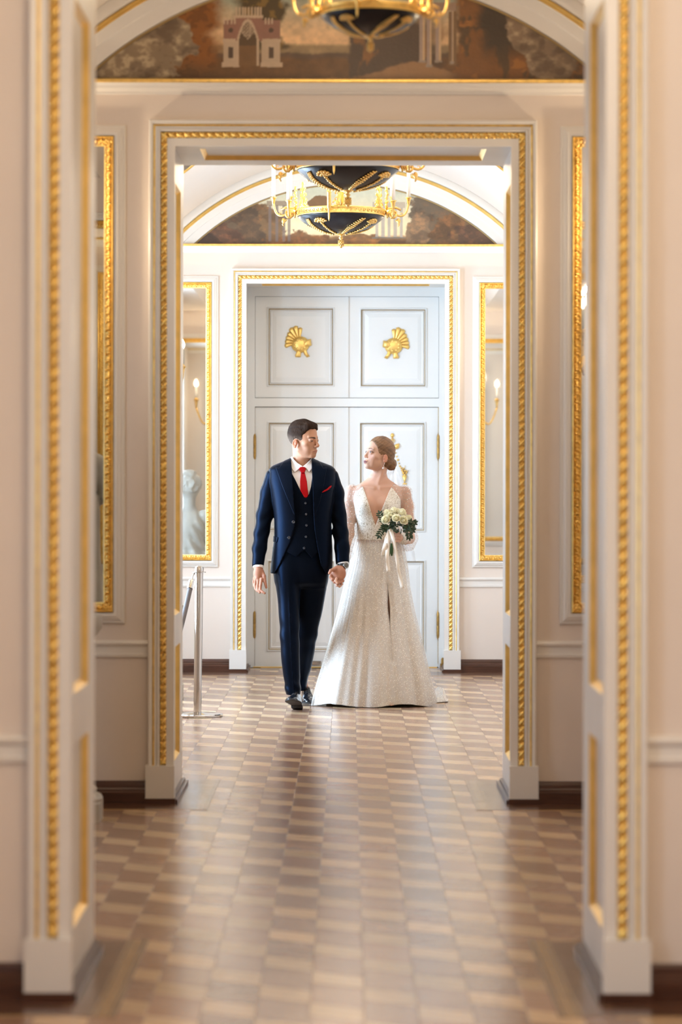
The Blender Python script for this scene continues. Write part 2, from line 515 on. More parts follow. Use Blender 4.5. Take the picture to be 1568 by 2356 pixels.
def recess_panel(mb, o, ua, va, na, u0, u1, v0, v1, U0, U1, V0, V1, mats=(0, 1), depth=.020, bev=.016, frame=True):
    """flat face U0..U1 x V0..V1 with a panel u0..u1 x v0..v1 sunk into it; sloping gilded edge"""
    o = Vector(o); ua = Vector(ua); va = Vector(va); na = Vector(na)
    pt = lambda u, v, d=0: o + ua*u + va*v - na*d
    A = [pt(u0, v0), pt(u1, v0), pt(u1, v1), pt(u0, v1)]
    B = [pt(u0+bev*.3, v0+bev*.3, depth*.35), pt(u1-bev*.3, v0+bev*.3, depth*.35), pt(u1-bev*.3, v1-bev*.3, depth*.35), pt(u0+bev*.3, v1-bev*.3, depth*.35)]
    C = [pt(u0+bev, v0+bev, depth), pt(u1-bev, v0+bev, depth), pt(u1-bev, v1-bev, depth), pt(u0+bev, v1-bev, depth)]
    b = mb.add(A + B + C, [])
    for i in range(4):
        j = (i + 1) % 4
        mb.f.append((b+i, b+j, b+4+j, b+4+i)); mb.mi.append(mats[1])
        mb.f.append((b+4+i, b+4+j, b+8+j, b+8+i)); mb.mi.append(mats[1])
    mb.f.append((b+8, b+9, b+10, b+11)); mb.mi.append(mats[0])

def doorway(idx, g, deep):
    yf, hw, top = g['yf'], g['hw'], g['top']
    root = empty('trim_%d' % idx, (XC, yf, 0), kind='structure')
    ZP = .170
    def station(side, corner):
        if side < 0: return (lambda e, p: (XC - hw - e, yf - p, (top + e) if corner else ZP))
        return (lambda e, p: (XC + hw + e, yf - p, (top + e) if corner else ZP))
    path = [station(-1, False), station(-1, True), station(1, True), station(1, False)]
    mb = MB()
    for pr in (FASC, INNER, OUTER): sweep(mb, path, pr)
    mb.build('architrave', M['white'], root)
    mb = MB(); sweep(mb, path, GROOVE); mb.build('gilt_groove', M['goldflat'], root)
    mb = MB(); sweep(mb, path, FILLET); mb.build('gilt_fillet', M['gold'], root)
    # carved gilded moulding in the groove
    W = .029; ec = .0487
    for s in (-1, 1):
        mb = MB(); n = int(round((top - ZP) / .0345)); st = (top + ec - ZP) / n
        for i in range(n):
            twist_unit(mb, Vector((XC + s * (hw + ec), yf - .024, ZP + st * (i + .5))), (0, 0, 1), (0, -1, 0), st, W)
        mb.build('gilt_rope_moulding', M['gold'], root, smooth=True)
    mb = MB(); n = int(round(2 * (hw + ec) / .0345)); st = 2 * (hw + ec) / n
    for i in range(n + 1):
        twist_unit(mb, Vector((XC - hw - ec + st * i, yf - .024, top + ec)), (1, 0, 0), (0, -1, 0), st, W)
    mb.build('gilt_rope_moulding', M['gold'], root, smooth=True)
    # plinth blocks
    for s in (-1, 1):
        xa, xb = sorted((XC + s * (hw - .004), XC + s * (hw + .124)))
        mb = MB(); mb.box(xa, xb, yf - .056, yf, .026, ZP); mb.build('plinth_block', M['white'], root)
        mb = MB(); mb.box(xa - .004, xb + .004, yf - .060, yf, 0, .026); mb.build('plinth_foot', M['base'], root)
    # reveals: two sunk gilded panels each, and the soffit
    yb = deep; h2 = hw + SET
    for s in (-1, 1):
        X = XC + s * h2
        mb = MB()
        ya, yz = yf + .20, yb - .18
        panels = [(.164, .676), (.820, 2.775)]
        us = [yf, ya, yz, yb]; vs = [0.0, .164, .676, .820, 2.775, top + SET]
        for i in range(3):
            for j in range(5):
                if i == 1 and j in (1, 3):
                    mb2 = mb
                    recess_panel(mb, (X, 0, 0), (0, 1, 0), (0, 0, 1), (-s, 0, 0), us[1], us[2], vs[j], vs[j+1], 0, 0, 0, 0)
                else:
                    b = mb.add([(X, us[i], vs[j]), (X, us[i+1], vs[j]), (X, us[i+1], vs[j+1]), (X, us[i], vs[j+1])], [(0, 1, 2, 3)])
        mb.build('reveal_panel', [M['reveal'], M['goldflat']], root)
        # small step behind the architrave, and wooden foot
        xa, xb = sorted((X, X - s * .016))
        mb = MB(); mb.box(xa, xb, yf - .002, yb, 0, .030)
        xa, xb = sorted((X, X - s * .030)); mb.box(xa, xb, yf - .03, yb + .01, 0, .018)
        mb.build('reveal_foot', M['base'], root)
    mb = MB(); Z = top + SET
    us = [XC - h2, XC - .645, XC + .645, XC + h2]; ws = [yf, yf + .20, yb - .18, yb]
    for i in range(3):
        for j in range(3):
            if i == 1 and j == 1:
                recess_panel(mb, (0, 0, Z), (1, 0, 0), (0, 1, 0), (0, 0, -1), us[1], us[2], ws[1], ws[2], 0, 0, 0, 0)
            else:
                mb.add([(us[i], ws[j], Z), (us[i+1], ws[j], Z), (us[i+1], ws[j+1], Z), (us[i], ws[j+1], Z)], [(0, 3, 2, 1)])
    mb.build('soffit_panel', [M['reveal'], M['goldflat']], root)
    # plain white casing on the far side
    if deep == g['yb'] and idx < 3:
        mb = MB()
        for s in (-1, 1):
            xa, xb = sorted((XC + s * h2, XC + s * (h2 + .1))); mb.box(xa, xb, yb, yb + .03, 0, top + .1)
        mb.box(XC - h2, XC + h2, yb, yb + .03, top + SET, top + .1)
        mb.build('back_casing', M['white'], root)
    return root
doorway(1, GA, GA['yb']); doorway(2, GB, GB['yb']); doorway(3, GC, GC['yb'])

# ---- lunettes over the doorways
def fbm(shape, cells, octs=5, seed=0, gain=.55):
    h, w = shape; out = np.zeros(shape); amp = 1; tot = 0
    r = np.random.default_rng(seed)
    for o in range(octs):
        cx, cy = int(cells[0] * 2**o) + 2, int(cells[1] * 2**o) + 2
        g = r.random((cy + 1, cx + 1))
        yy = np.linspace(0, cy - 1, h); xx = np.linspace(0, cx - 1, w)
        yi = np.minimum(yy.astype(int), cy - 1); xi = np.minimum(xx.astype(int), cx - 1)
        fy = (yy - yi)[:, None]; fx = (xx - xi)[None, :]
        fy = fy*fy*(3-2*fy); fx = fx*fx*(3-2*fx)
        a = g[yi][:, xi]; b_ = g[yi][:, xi+1]; c = g[yi+1][:, xi]; d = g[yi+1][:, xi+1]
        out += amp * (a*(1-fx)*(1-fy) + b_*fx*(1-fy) + c*(1-fx)*fy + d*fx*fy); tot += amp; amp *= gain
    return out / tot
def sm(a, b, x):
    t = np.clip((x - a) / (b - a + 1e-9), 0, 1); return t*t*(3-2*t)
def srgb(*c):
    return np.array([((x/255 + .055)/1.055)**2.4 if x/255 > .04045 else x/255/12.92 for x in c])
def lay(img, mask, col):
    mask = mask[..., None]; return img * (1 - mask) + np.asarray(col) * mask

def paint_near(U, V):
    """a park landscape: clipped trees, a brick gateway, evening sky, a ruined colonnade (own invention of the genre)"""
    sh = U.shape
    n1 = fbm(sh, (24, 6), 5, 1); n2 = fbm(sh, (60, 14), 4, 2); n3 = fbm(sh, (9, 3), 5, 3); n4 = fbm(sh, (40, 3), 4, 8)
    t = sm(-55, 105, V)[..., None]
    img = srgb(118, 150, 140) * (1 - t) + srgb(226, 186, 138) * t
    img = img * (1 + .18 * (n3 - .5))[..., None]
    img = lay(img, sm(98, 108, V + 6*(n1-.5)), srgb(152, 128, 92)); img = lay(img, sm(118, 126, V + 10*(n1-.5)), srgb(96, 74, 56))
    img = lay(img, sm(128, 140, V + 16*(n1-.5)), np.asarray(srgb(106, 74, 42))) * (1 + .5*(n2-.5))[..., None]
    # ochre wood on the left, dark tree beside it
    m = sm(520, 470, U + 60*(n1-.5)); img = lay(img, m * sm(178, 120, V + 30*(n1-.5)), srgb(138, 84, 32)); img = img * (1 - .35 * m * sm(.48, .62, n2))[..., None]
    m = sm(655, 640, U + 26*(n2-.5) - 8*np.sin(V/14)) * sm(520, 560, U + 50*(n1-.5)) * sm(125, 105, V); img = lay(img, m, srgb(78, 62, 34)); 
    m2 = m * sm(.56, .62, n2) * .6; img = lay(img, m2, srgb(140, 108, 48))
    # silvery tree far left
    r = np.hypot((U - 385) / 66, (V - 92) / 62) + 1.1*(n1-.5); m = sm(1.02, .92, r); r2 = np.hypot((U - 300) / 110, (V - 150) / 62) + 1.1*(n1-.5); m = np.maximum(m, sm(1.02, .92, r2))
    img = lay(img, m, srgb(136, 116, 90)); img = lay(img, m * sm(.44, .72, n2), srgb(176, 156, 124)); img = lay(img, m * sm(.52, .34, n1) * .75, srgb(96, 76, 58))
    img = lay(img, sm(250, 217, U) * .6, srgb(92, 70, 52))
    # gateway
    br, st, sh_ = srgb(142, 102, 84), srgb(188, 164, 136), srgb(82, 64, 50)
    bx = lambda a, b_, c, d: ((U > a) & (U < b_) & (V > c) & (V < d)).astype(float)
    for (a, b_) in ((512, 545), (600, 643)):
        img = lay(img, bx(a, b_, 46, 152), br); img = lay(img, bx(a - 2, b_ + 2, 90, 98), st); img = lay(img, bx(a, b_, 98, 150), st * .95)
        img = lay(img, bx((a+b_)/2 - 5, (a+b_)/2 + 5, 108, 134), sh_); img = lay(img, (np.hypot(U - (a+b_)/2, V - 70) < 5.5).astype(float), sh_)
        img = lay(img, bx(a - 3, b_ + 4, 143, 154), st)
    img = lay(img, bx(539, 602, 38, 95), br * 1.05); img = lay(img, bx(534, 604, 36, 42), st)
    for q in range(9): img = lay(img, bx(540 + q*7, 544 + q*7, 16, 38), st)
    for q in (512, 520, 528, 536, 606, 614, 622): img = lay(img, bx(q, q + 4, 42, 56), st)
    arch = (np.abs(U - 568) < 25 * np.sqrt(np.clip((V - 44) / 46, 0, 1))) & (V > 44) & (V < 152)
    img = lay(img, arch.astype(float), st)
    arch2 = (np.abs(U - 568) < 20 * np.sqrt(np.clip((V - 50) / 40, 0, 1))) & (V > 50) & (V < 152)
    img = lay(img, arch2.astype(float), srgb(88, 66, 42)); img = lay(img, arch2 * (V > 106), srgb(116, 84, 50))
    lac = arch2 * (V < 78 + 14*np.clip(1 - np.abs(U - 568) / 14, 0, 1)) * ((np.sin(U*.9)*np.sin(V*.8)) > -.1); img = lay(img, lac.astype(float), st * .9)
    # dark trees, hill, colonnade
    m = sm(795, 806, U + 14*(n2-.5)) * sm(1050, 960, U + 40*(n1-.5)) * sm(25, 60, V + 40*(n1-.5)); img = lay(img, m, srgb(78, 60, 46)); img = lay(img, m * sm(.58, .7, n4), srgb(128, 86, 44))
    m = sm(1035, 1062, U + 30*(n1-.5)); img = lay(img, m, srgb(122, 80, 40)); img = lay(img, m * sm(.5, .6, n4), srgb(86, 64, 40)); img = lay(img, m * sm(.6, .68, n1), srgb(150, 98, 46))
    m = sm(1085, 1120, U + 60*(n1-.5)) * sm(150, 90, V + 50*(n1-.5)); img = lay(img, m, srgb(64, 50, 36))
    hill = sm(0, 8, V - (178 - 40 * np.exp(-((U - 950) / 90)**2)) + 10*(n2-.5)); img = lay(img, hill * sm(1060, 1020, U), srgb(150, 112, 74))
    img = lay(img, bx(1030, 1048, 26, 150), srgb(120, 92, 62))
    for (a, b_, v1) in ((962, 975, 144), (980, 991, 154), (1000, 1012, 144), (1036, 1041, 146)):
        img = lay(img, bx(a, b_, 20, v1), srgb(158, 138, 124)); img = lay(img, bx(a + (b_-a)*.62, b_, 20, v1), srgb(190, 160, 124)); img = lay(img, bx(a - 2, b_ + 2, v1 - 6, v1), srgb(150, 134, 118))
    img = lay(img, bx(960, 1046, 6, 25) * sm(.25, .4, n1), srgb(150, 124, 104))
    m = sm(1040, 1060, U - 1055 + 1050) * 0; 
    # grey trees far right
    r = np.hypot((U - 1205) / 42, (V - 62) / 60) + .9*(n1-.5); m = sm(1.02, .92, r); r2 = np.hypot((U - 1270) / 70, (V - 130) / 70) + 1.0*(n1-.5); m = np.maximum(m, sm(1.02, .92, r2))
    img = lay(img, m, srgb(132, 110, 86)); img = lay(img, m * sm(.44, .72, n2), srgb(168, 146, 116)); img = lay(img, m * sm(.52, .34, n1) * .75, srgb(92, 72, 54))
    img = lay(img, sm(1240, 1340, U + 60*(n1-.5)) * .5, srgb(76, 58, 42))
    img = img * (1 - .25 * sm(165, 182, V))[..., None]
    return np.clip(1.22 * img * (.92 + .2 * (n2 - .3))[..., None], 0, 1)

def paint_far(U, V):
    sh = U.shape
    n1 = fbm(sh, (22, 6), 5, 21); n2 = fbm(sh, (60, 14), 4, 22); n3 = fbm(sh, (7, 3), 4, 23)
    t = sm(430, 545, V)[..., None]
    img = srgb(206, 206, 182) * (1 - t) + srgb(252, 222, 172) * t
    img = lay(img, np.exp(-((U - 700) / 60)**2 - ((V - 520) / 34)**2), srgb(255, 236, 190))
    img = lay(img, sm(538, 548, V + 10*(n1-.5)), srgb(150, 110, 70))
    m = sm(545, 556, V + 14*(n1-.5)); img = lay(img, m, srgb(104, 76, 52))
    cr = np.hypot((U - 735) / 26, (V - 470) / 20) + .9*(n1-.5); img = lay(img, sm(1.02, .9, cr), srgb(126, 92, 60))
    for (cx, cy, rx, ry, c) in ((600, 530, 66, 60, (116, 86, 56)), (545, 545, 60, 70, (92, 74, 58)), (500, 560, 60, 50, (100, 72, 56)), (470, 565, 40, 30, (70, 54, 46)),
                                (690, 560, 70, 26, (122, 82, 50)), (820, 562, 60, 22, (140, 98, 58)), (1000, 500, 62, 90, (92, 76, 60)), (960, 540, 30, 46, (132, 106, 80)),
                                (1050, 540, 58, 60, (110, 80, 52)), (1095, 560, 60, 46, (92, 68, 52))):
        r = np.hypot((U - cx) / rx, (V - cy) / ry) + 1.0*(n1-.5); m = sm(1.04, .9, r)
        img = lay(img, m * .95, srgb(*c)); img = lay(img, m * sm(.42, .80, n2) * .8, srgb(min(255, int(c[0]*1.32)), int(c[1]*1.22), int(c[2]*1.12))); img = lay(img, m * sm(.50, .30, n1) * .5, srgb(int(c[0]*.66), int(c[1]*.66), int(c[2]*.68)))
    bx = lambda a, b_, c, d: ((U > a) & (U < b_) & (V > c) & (V < d)).astype(float)
    for a in (616, 632, 648, 660): img = lay(img, bx(a, a + 7, 472, 556) * .8, srgb(122, 108, 104))
    img = lay(img, bx(612, 668, 462, 474) * .8, srgb(140, 118, 98))
    for a in (862, 876, 890, 904, 918): img = lay(img, bx(a, a + 7, 478, 546) * .85, srgb(176, 164, 152))
    img = lay(img, bx(856, 930, 464, 478) * .85, srgb(186, 168, 146)); img = lay(img, bx(854, 932, 545, 549), srgb(120, 110, 98))
    img = lay(img, sm(1080, 1140, U + 30*(n1-.5)) * .5, srgb(70, 52, 44)); img = lay(img, sm(520, 450, U + 30*(n1-.5)) * .5, srgb(72, 54, 46))
    return np.clip(img * (.94 + .2 * (n2 - .3))[..., None], 0, 1)

def vcol_mesh(name, V, F, C, m, parent=None, smooth=False, attr='Col', kind=None):
    me = bpy.data.meshes.new(name)
    V = np.asarray(V, dtype=np.float64)
    me.from_pydata(V.tolist(), [], [tuple(f) for f in (F.tolist() if hasattr(F, 'tolist') else F)])
    me.materials.append(m)
    if C is not None:
        a = me.color_attributes.new(attr, 'FLOAT_COLOR', 'POINT')
        C4 = np.concatenate([np.asarray(C, dtype=np.float32), np.ones((len(V), 1), np.float32)], axis=1)
        a.data.foreach_set('color', C4.ravel())
    if smooth: me.polygons.foreach_set('use_smooth', [True] * len(me.polygons))
    me.update()
    o = bpy.data.objects.new(name, me); COL.objects.link(o)
    place(o, parent)
    if kind: o['kind'] = kind
    return o

M['paint'] = mat('oil_on_canvas', (.5, .4, .3), 0.38, vcol='Col', bump=.12, bscale=90)
def lunette(label, yw, zc, zb, upx, vfun, painter, nx, nz):
    """arch, sill and painted lunette on the wall face y = yw"""
    root = empty('trim_%d' % label, (XC, yw, zb), kind='structure')
    a0 = math.asin((zb - zc) / RP)
    hc = RP * math.cos(a0)
    xs = np.linspace(-hc, hc, nx)
    top = zc + np.sqrt(np.maximum(RP**2 - xs**2, 0))
    t = np.linspace(0, 1, nz)
    X = np.repeat(xs[None, :], nz, 0); Z = zb + (np.maximum(top, zb + .0005) - zb)[None, :] * t[:, None]
    d = yw - .006
    U = VPX + (X + XC) * FPX / d; V = VPY - (Z - CAMZ) * FPX / d
    # sample the picture on a regular grid so that the brushwork is not squeezed at the ends
    uu = np.linspace(U.min(), U.max(), nx); vv = np.linspace(V.min(), V.max(), nz)
    pic = painter(*np.meshgrid(uu, vv))
    iu = np.clip(((U - uu[0]) / (uu[-1] - uu[0]) * (nx - 1)).round().astype(int), 0, nx - 1)
    iv = np.clip(((V - vv[0]) / (vv[-1] - vv[0]) * (nz - 1)).round().astype(int), 0, nz - 1)
    C = pic[iv, iu].reshape(-1, 3)
    Vt = np.stack([X + XC, np.full_like(X, d), Z], -1).reshape(-1, 3)
    idx = np.arange(nx * nz).reshape(nz, nx)
    F = np.stack([idx[:-1, :-1], idx[:-1, 1:], idx[1:, 1:], idx[1:, :-1]], -1).reshape(-1, 4)
    vcol_mesh('landscape_painting', Vt, F, C, M['paint'], root)
    # arch band: (radial distance outward, protrusion)
    def arc(name, prof, mt):
        mb = MB(); n = 64
        rows = []
        for i in range(n + 1):
            row = []
            for e, p in prof:
                a = math.asin((zb - zc) / (RP + e)); tt = a + (PI - 2*a) * i / n
                row.append((XC + (RP + e) * math.cos(tt), yw - p, zc + (RP + e) * math.sin(tt)))
            rows.append(row)
        mb.grid(rows); return mb.build(name, mt, root, angle=50)
    arc('gilt_edge', [(-.006, .004), (-.004, .014), (.002, .016), (.004, .010)], M['oldgold'])
    arc('arch_band', [(.004, .010), (.006, .024), (.066, .024), (.068, .030), (.112, .034), (.115, .040)], M['white'])
    arc('gilt_arch', [(.115, .040), (.119, .050), (.128, .056), (.137, .052), (.141, .046)], M['goldflat'])
    arc('arch_outer', [(.141, .046), (.145, .064), (.190, .068), (.200, .060), (.200, 0)], M['white'])
    # gilded sill and white cornice under the painting
    mb = MB(); mb.grid([[(x, yw - p, z) for p, z in ((.045, zb - .018), (.052, zb - .014), (.052, zb - .004), (.045, zb), (0, zb + .002))] for x in (XL, XR)], flip=True)
    mb.build('gilt_sill', M['gold'], root)
    mb = MB(); mb.grid([[(x, yw - p, z) for p, z in ((0, zb - .066), (.012, zb - .064), (.014, zb - .054), (.030, zb - .040), (.034, zb - .030), (.045, zb - .018))] for x in (XL, XR)], flip=True)
    mb.build('cornice', M['white'], root)
    return root
lunette(4, GB['yf'], ZCB, ZBB, 0, 0, paint_near, 640, 150)
lunette(5, GC['yf'], ZCC, ZBC, 0, 0, paint_far, 520, 130)

# medallions painted on the far vault
for s in (-1, 1):
    t = math.acos(1.10 / RO) if s > 0 else PI - math.acos(1.10 / RO)
    c = Vector((XC + RO * math.cos(t), 18.90, ZCC + RO * math.sin(t)))
    n = Vector((math.cos(t), 0, math.sin(t))); tv = Vector((-math.sin(t), 0, math.cos(t))); yv = Vector((0, 1, 0))
    root = empty('trim_%d' % (6 if s < 0 else 7), tuple(c), kind='structure')
    mb = MB(); N = 40
    ring = lambda r, d: [c - n * d + (tv * math.cos(2*PI*k/N) * .30 + yv * math.sin(2*PI*k/N) * .52) * r for k in range(N)]
    mb.grid([ring(1.0, .0), ring(1.0, .014), ring(.975, .020), ring(.95, .014), ring(.945, .004)], cu=True); mb.build('gilt_oval', M['goldflat'], root, smooth=True)
    mb = MB(); b_ = mb.add(ring(.948, .006), []); mb.cap(b_, N); mb.build('oval_painting', mat('oval_canvas', (.16, .12, .09), .5, noise=.4, nscale=9), root)

# ================================================================== THE CLOSED DOUBLE DOOR AT THE END
YD = 22.35
def px_rect(u0, v0, u1, v1, y): 
    a = P(u0, v1, y); b = P(u1, v0, y); return a.x, b.x, a.z, b.z
door = empty('door_1', (XC, YD, 0), kind='structure')
hwd = GC['hw'] + SET
ZT = CAMZ + (VPY - 676.5) * YD / FPX
mb = MB()
x0, x1, z0, z1 = px_rect(586.5, 683, 1007.8, 1537, YD)
z0 = 0.006
mb.box(XC - hwd, x0 - .002, YD - .02, YD + .06, 0, ZT); mb.box(x1 + .002, XC + hwd, YD - .02, YD + .06, 0, ZT)
mb.box(x0 - .002, x1 + .002, YD - .02, YD + .06, z1 + .002, ZT)
_, _, zr0, zr1 = px_rect(586.5, 915.6, 1007.8, 936.5, YD)
mb.box(x0 - .002, x1 + .002, YD - .018, YD + .06, zr0 + .002, zr1 - .002)
mb.box(XC - hwd, XC + hwd, YD - .02, YD + .06, ZT, 3.1)
mb.build('door_frame', M['door'], door)
MB().box(XC - hwd, XC + hwd, YD + .02, YD + .2, 0, 3.1).build('door_rebate', M['darkgap'], door)
MB().box(XC - hwd + .05, XC + hwd - .05, YD - .05, YD + .05, 0, .006).build('threshold', M['goldflat'], door)

def leaf(name, xa, xb, za, zb, panels, side):
    """door leaf with raised fields; the moulding round each field carries a dull gilt line"""
    mb = MB(); yf = YD
    xs = [xa, panels[0][0], panels[0][1], xb]
    zs = [za]
    for p in panels: zs += [p[2], p[3]]
    zs.append(zb)
    for i in range(3):
        for j in range(len(zs) - 1):
            if i == 1 and j % 2 == 1: continue
            mb.add([(xs[i], yf, zs[j]), (xs[i+1], yf, zs[j]), (xs[i+1], yf, zs[j+1]), (xs[i], yf, zs[j+1])], [(0, 1, 2, 3)])
    b = mb.add([(xa, yf, za), (xb, yf, za), (xb, yf, zb), (xa, yf, zb), (xa, yf+.045, za), (xb, yf+.045, za), (xb, yf+.045, zb), (xa, yf+.045, zb)], [])
    for q in ((0,1,5,4),(1,2,6,5),(2,3,7,6),(3,0,4,7)): mb.f.append(tuple(b+k for k in q[::-1])); mb.mi.append(0)
    rings = [(-.010, 0), (-.008, -.008), (-.002, -.010), (.002, -.004), (.008, .008), (.014, .010), (.020, .004), (.026, .006), (.030, .010), (.062, .004), (.064, .004)]
    gold = []
    for p in panels:
        R = [[(p[0]+e, yf+d, p[2]+e), (p[1]-e, yf+d, p[2]+e), (p[1]-e, yf+d, p[3]-e), (p[0]+e, yf+d, p[3]-e)] for e, d in rings]
        bb = mb.grid(R, cu=True, flip=False)
        mb.cap(bb + (len(R) - 1) * 4, 4, False)
    o = mb.build(name, M['door'], door)
    for p in panels:
        g = MB()
        e0, e1, d = .003, .0085, -.0055
        R = [[(p[0]+e, yf+dd, p[2]+e), (p[1]-e, yf+dd, p[2]+e), (p[1]-e, yf+dd, p[3]-e), (p[0]+e, yf+dd, p[3]-e)] for e, dd in ((e0, .002), (e0+.001, d), (e1, d+.004), (e1+.001, .012))]
        g.grid(R, cu=True); g.build('gilt_line', M['oldgold'], o)
    return o
xm = P(798, 0, YD).x
def pr(u0, v0, u1, v1): return px_rect(u0, v0, u1, v1, YD)
fz = lambda v: CAMZ + (VPY - v) * YD / FPX
upL = leaf('transom_leaf', x0, xm - .001, fz(915), fz(683), [pr(616.5, 709.7, 765.6, 887)], -1)
upR = leaf('transom_leaf', xm + .001, x1, fz(915), fz(683), [pr(829, 711.5, 978, 889)], 1)
loL = leaf('door_leaf', x0, xm - .001, .006, fz(937.3), [pr(617, 1291, 768, 1496), pr(617, 973, 768, 1220)], -1)
loR = leaf('door_leaf', xm + .001, x1, .006, fz(937.3), [pr(827.5, 1291, 976, 1496), pr(827.5, 973, 976, 1221)], 1)
mb = MB(); mb.box(xm - .012, xm + .009, YD - .012, YD, .006, fz(937.3)); mb.build('astragal', M['door'], door)
mb = MB(); mb.box(xm - .012, xm + .009, YD - .012, YD, fz(915), fz(683)); mb.build('astragal', M['door'], door)

def relief(mb, poly, y, d, scale=.55):
    """cushion-shaped relief from an outline of photo pixels on the door"""
    pts = [P(u, v, YD) for u, v in poly]
    c = sum(pts, Vector()) / len(pts)
    rows = []
    for f, dd in ((1.0, 0), (1.0, -.25*d), (.82, -.75*d), (.5, -d)):
        rows.append([(c.x + (p.x - c.x)*f, y + dd, c.z + (p.z - c.z)*f) for p in pts])
    a = sum(pts[i].x*pts[(i+1) % len(pts)].z - pts[(i+1) % len(pts)].x*pts[i].z for i in range(len(pts)))
    b = mb.grid(rows, cu=True, flip=a < 0)
    mb.cap(b + 3*len(pts), len(pts), a < 0)
def helmet(parent, flip, dv):
    f = (lambda u: 1594.5 - u) if flip else (lambda u: u)
    y = YD + .004
    mb = MB()
    cu, cv = 688, 789
    for i in range(7):                                   # fan crest, one rib at a time
        a0 = math.radians(86 + i*17.5 - 8); a1 = math.radians(86 + i*17.5 + 9.8)
        ro = 34 + 2*math.sin(i) + (3 if i in (1, 2) else 0)
        relief(mb, [(f(cu + 10*math.cos(a0)), cv + dv - 10*math.sin(a0)), (f(cu + ro*math.cos(a0)), cv + dv - ro*math.sin(a0)), (f(cu + (ro+2)*math.cos((a0+a1)/2)), cv + dv - (ro+2)*math.sin((a0+a1)/2)),
                    (f(cu + ro*math.cos(a1)), cv + dv - ro*math.sin(a1)), (f(cu + 10*math.cos(a1)), cv + dv - 10*math.sin(a1))], y, .016)
    relief(mb, [(f(690 + 21*math.cos(t)), 793 + dv - 19*math.sin(t)) for t in [2*PI*k/18 for k in range(18)]], y, .034)
    relief(mb, [(f(u), v + dv) for u, v in ((698, 783), (714, 780), (716, 795), (704, 800), (694, 795))], y, .040)
    relief(mb, [(f(u), v + dv) for u, v in ((683, 804), (692, 806), (691, 822), (679, 822), (678, 818))], y, .022)
    relief(mb, [(f(u), v + dv) for u, v in ((694, 803), (702, 800), (706, 812), (712, 820), (705, 823), (699, 816))], y, .022)
    for k in range(9): 
        t = k * .7; q = P(f(690 + 13*math.cos(t)), 793 + dv - 11*math.sin(t), YD); mb.ball((q.x, y - .030, q.z), (.012, .008, .012), 6, 4)
    return mb.build('gilt_helmet', M['goldflat'], parent, angle=60)
helmet(upL, False, 0); helmet(upR, True, 3)
mb = MB(); y = YD + .004                                   # gilt trophy on the right leaf
def bead(u, v, ru, rv=None, d=.012):
    q = P(u, v, YD); k = YD / FPX; mb.ball((q.x, y, q.z), (ru*k, d, (rv or ru)*k), 10, 6)
def wire(pts, r): mb.tube([(P(u, v, YD).x, y - .008, P(u, v, YD).z) for u, v in pts], r*YD/FPX, 6)
bead(901.8, 1001.5, 4.4, 5.2, .016); bead(901.8, 1008, 3.0, 1.2); wire([(901.8, 1008), (901.8, 1025)], 1.1)
for s in (-1, 1): wire([(901.8 + s*a, v) for a, v in ((.5, 1019), (3.5, 1017), (5.5, 1013.5), (4.5, 1010.5), (2, 1011), (2.3, 1013.6))], .8)
bead(911, 1028, 6.5, 5, .02); relief(mb, [(905, 1026), (910, 1021.5), (917, 1019.5), (918.5, 1023), (917, 1031), (911, 1034), (906, 1031)], y, .02)
for (u, v, r) in ((914.7, 1058, 2.8), (917, 1066, 2), (919, 1072, 2.2), (922, 1076, 2.4), (912, 1050, 2), (909, 1042, 2)): bead(u, v, r)
for (u, v, r) in ((924, 1081, 2.6), (927.5, 1078, 2.4), (931, 1083, 3), (934, 1088, 2.6), (927, 1088, 3.4), (930.5, 1093, 3.8), (925.5, 1084, 2.4), (936, 1085, 1.6)): bead(u, v, r, d=.018)
relief(mb, [(924, 1093), (935.5, 1093), (934.5, 1100), (931.5, 1108), (930.5, 1112), (929, 1112), (928.5, 1107), (925.5, 1100)], y, .022)
relief(mb, [(926, 1111.5), (935.5, 1111.5), (935.5, 1114.5), (926, 1114.5)], y, .012)
wire([(933, 1086), (937, 1081), (939.5, 1083)], .6); wire([(930, 1078), (930, 1074), (932, 1071)], .6)
mb.build('gilt_trophy', M['goldflat'], loR, smooth=True)
# knuckle hinges and rods of the leaves
for u in (585.2, 1007.8):
    for (v0, v1) in ((994, 1062), (1402, 1474)):
        a = P(u, v1, YD - .03); b = P(u, v0, YD - .03); h = b.z - a.z
        mb = MB()
        mb.lathe([(0, 0), (.004, .01), (.010, .025), (.012, .04), (.0125, h*.48), (.011, h*.5), (.0125, h*.52), (.012, h-.04), (.010, h-.025), (.004, h-.01), (0, h)], (a.x, YD - .014, a.z), 10)
        mb.build('hinge', M['brass'], door, smooth=True)
    mb = MB(); mb.tube([(P(u, 0, YD).x, YD - .004, .03), (P(u, 0, YD).x, YD - .004, fz(937))], .0035, 6); mb.build('rod', M['oldgold'], door)
for u in (1018,):
    q = P(u, 1530, YD); mb = MB(); mb.box(q.x - .02, q.x + .02, YD - .10, YD - .04, 0, .035); mb.lathe([(.014, .03), (.014, .07), (.006, .08), (0, .082)], (q.x, YD - .07, 0), 10); mb.build('door_stop', M['brass'], door)
q = P(728, 1528, YD); mb = MB(); mb.box(q.x - .035, q.x + .035, YD - .012, YD, q.z - .01, q.z + .025); mb.build('kick_plate', M['chrome'], door)

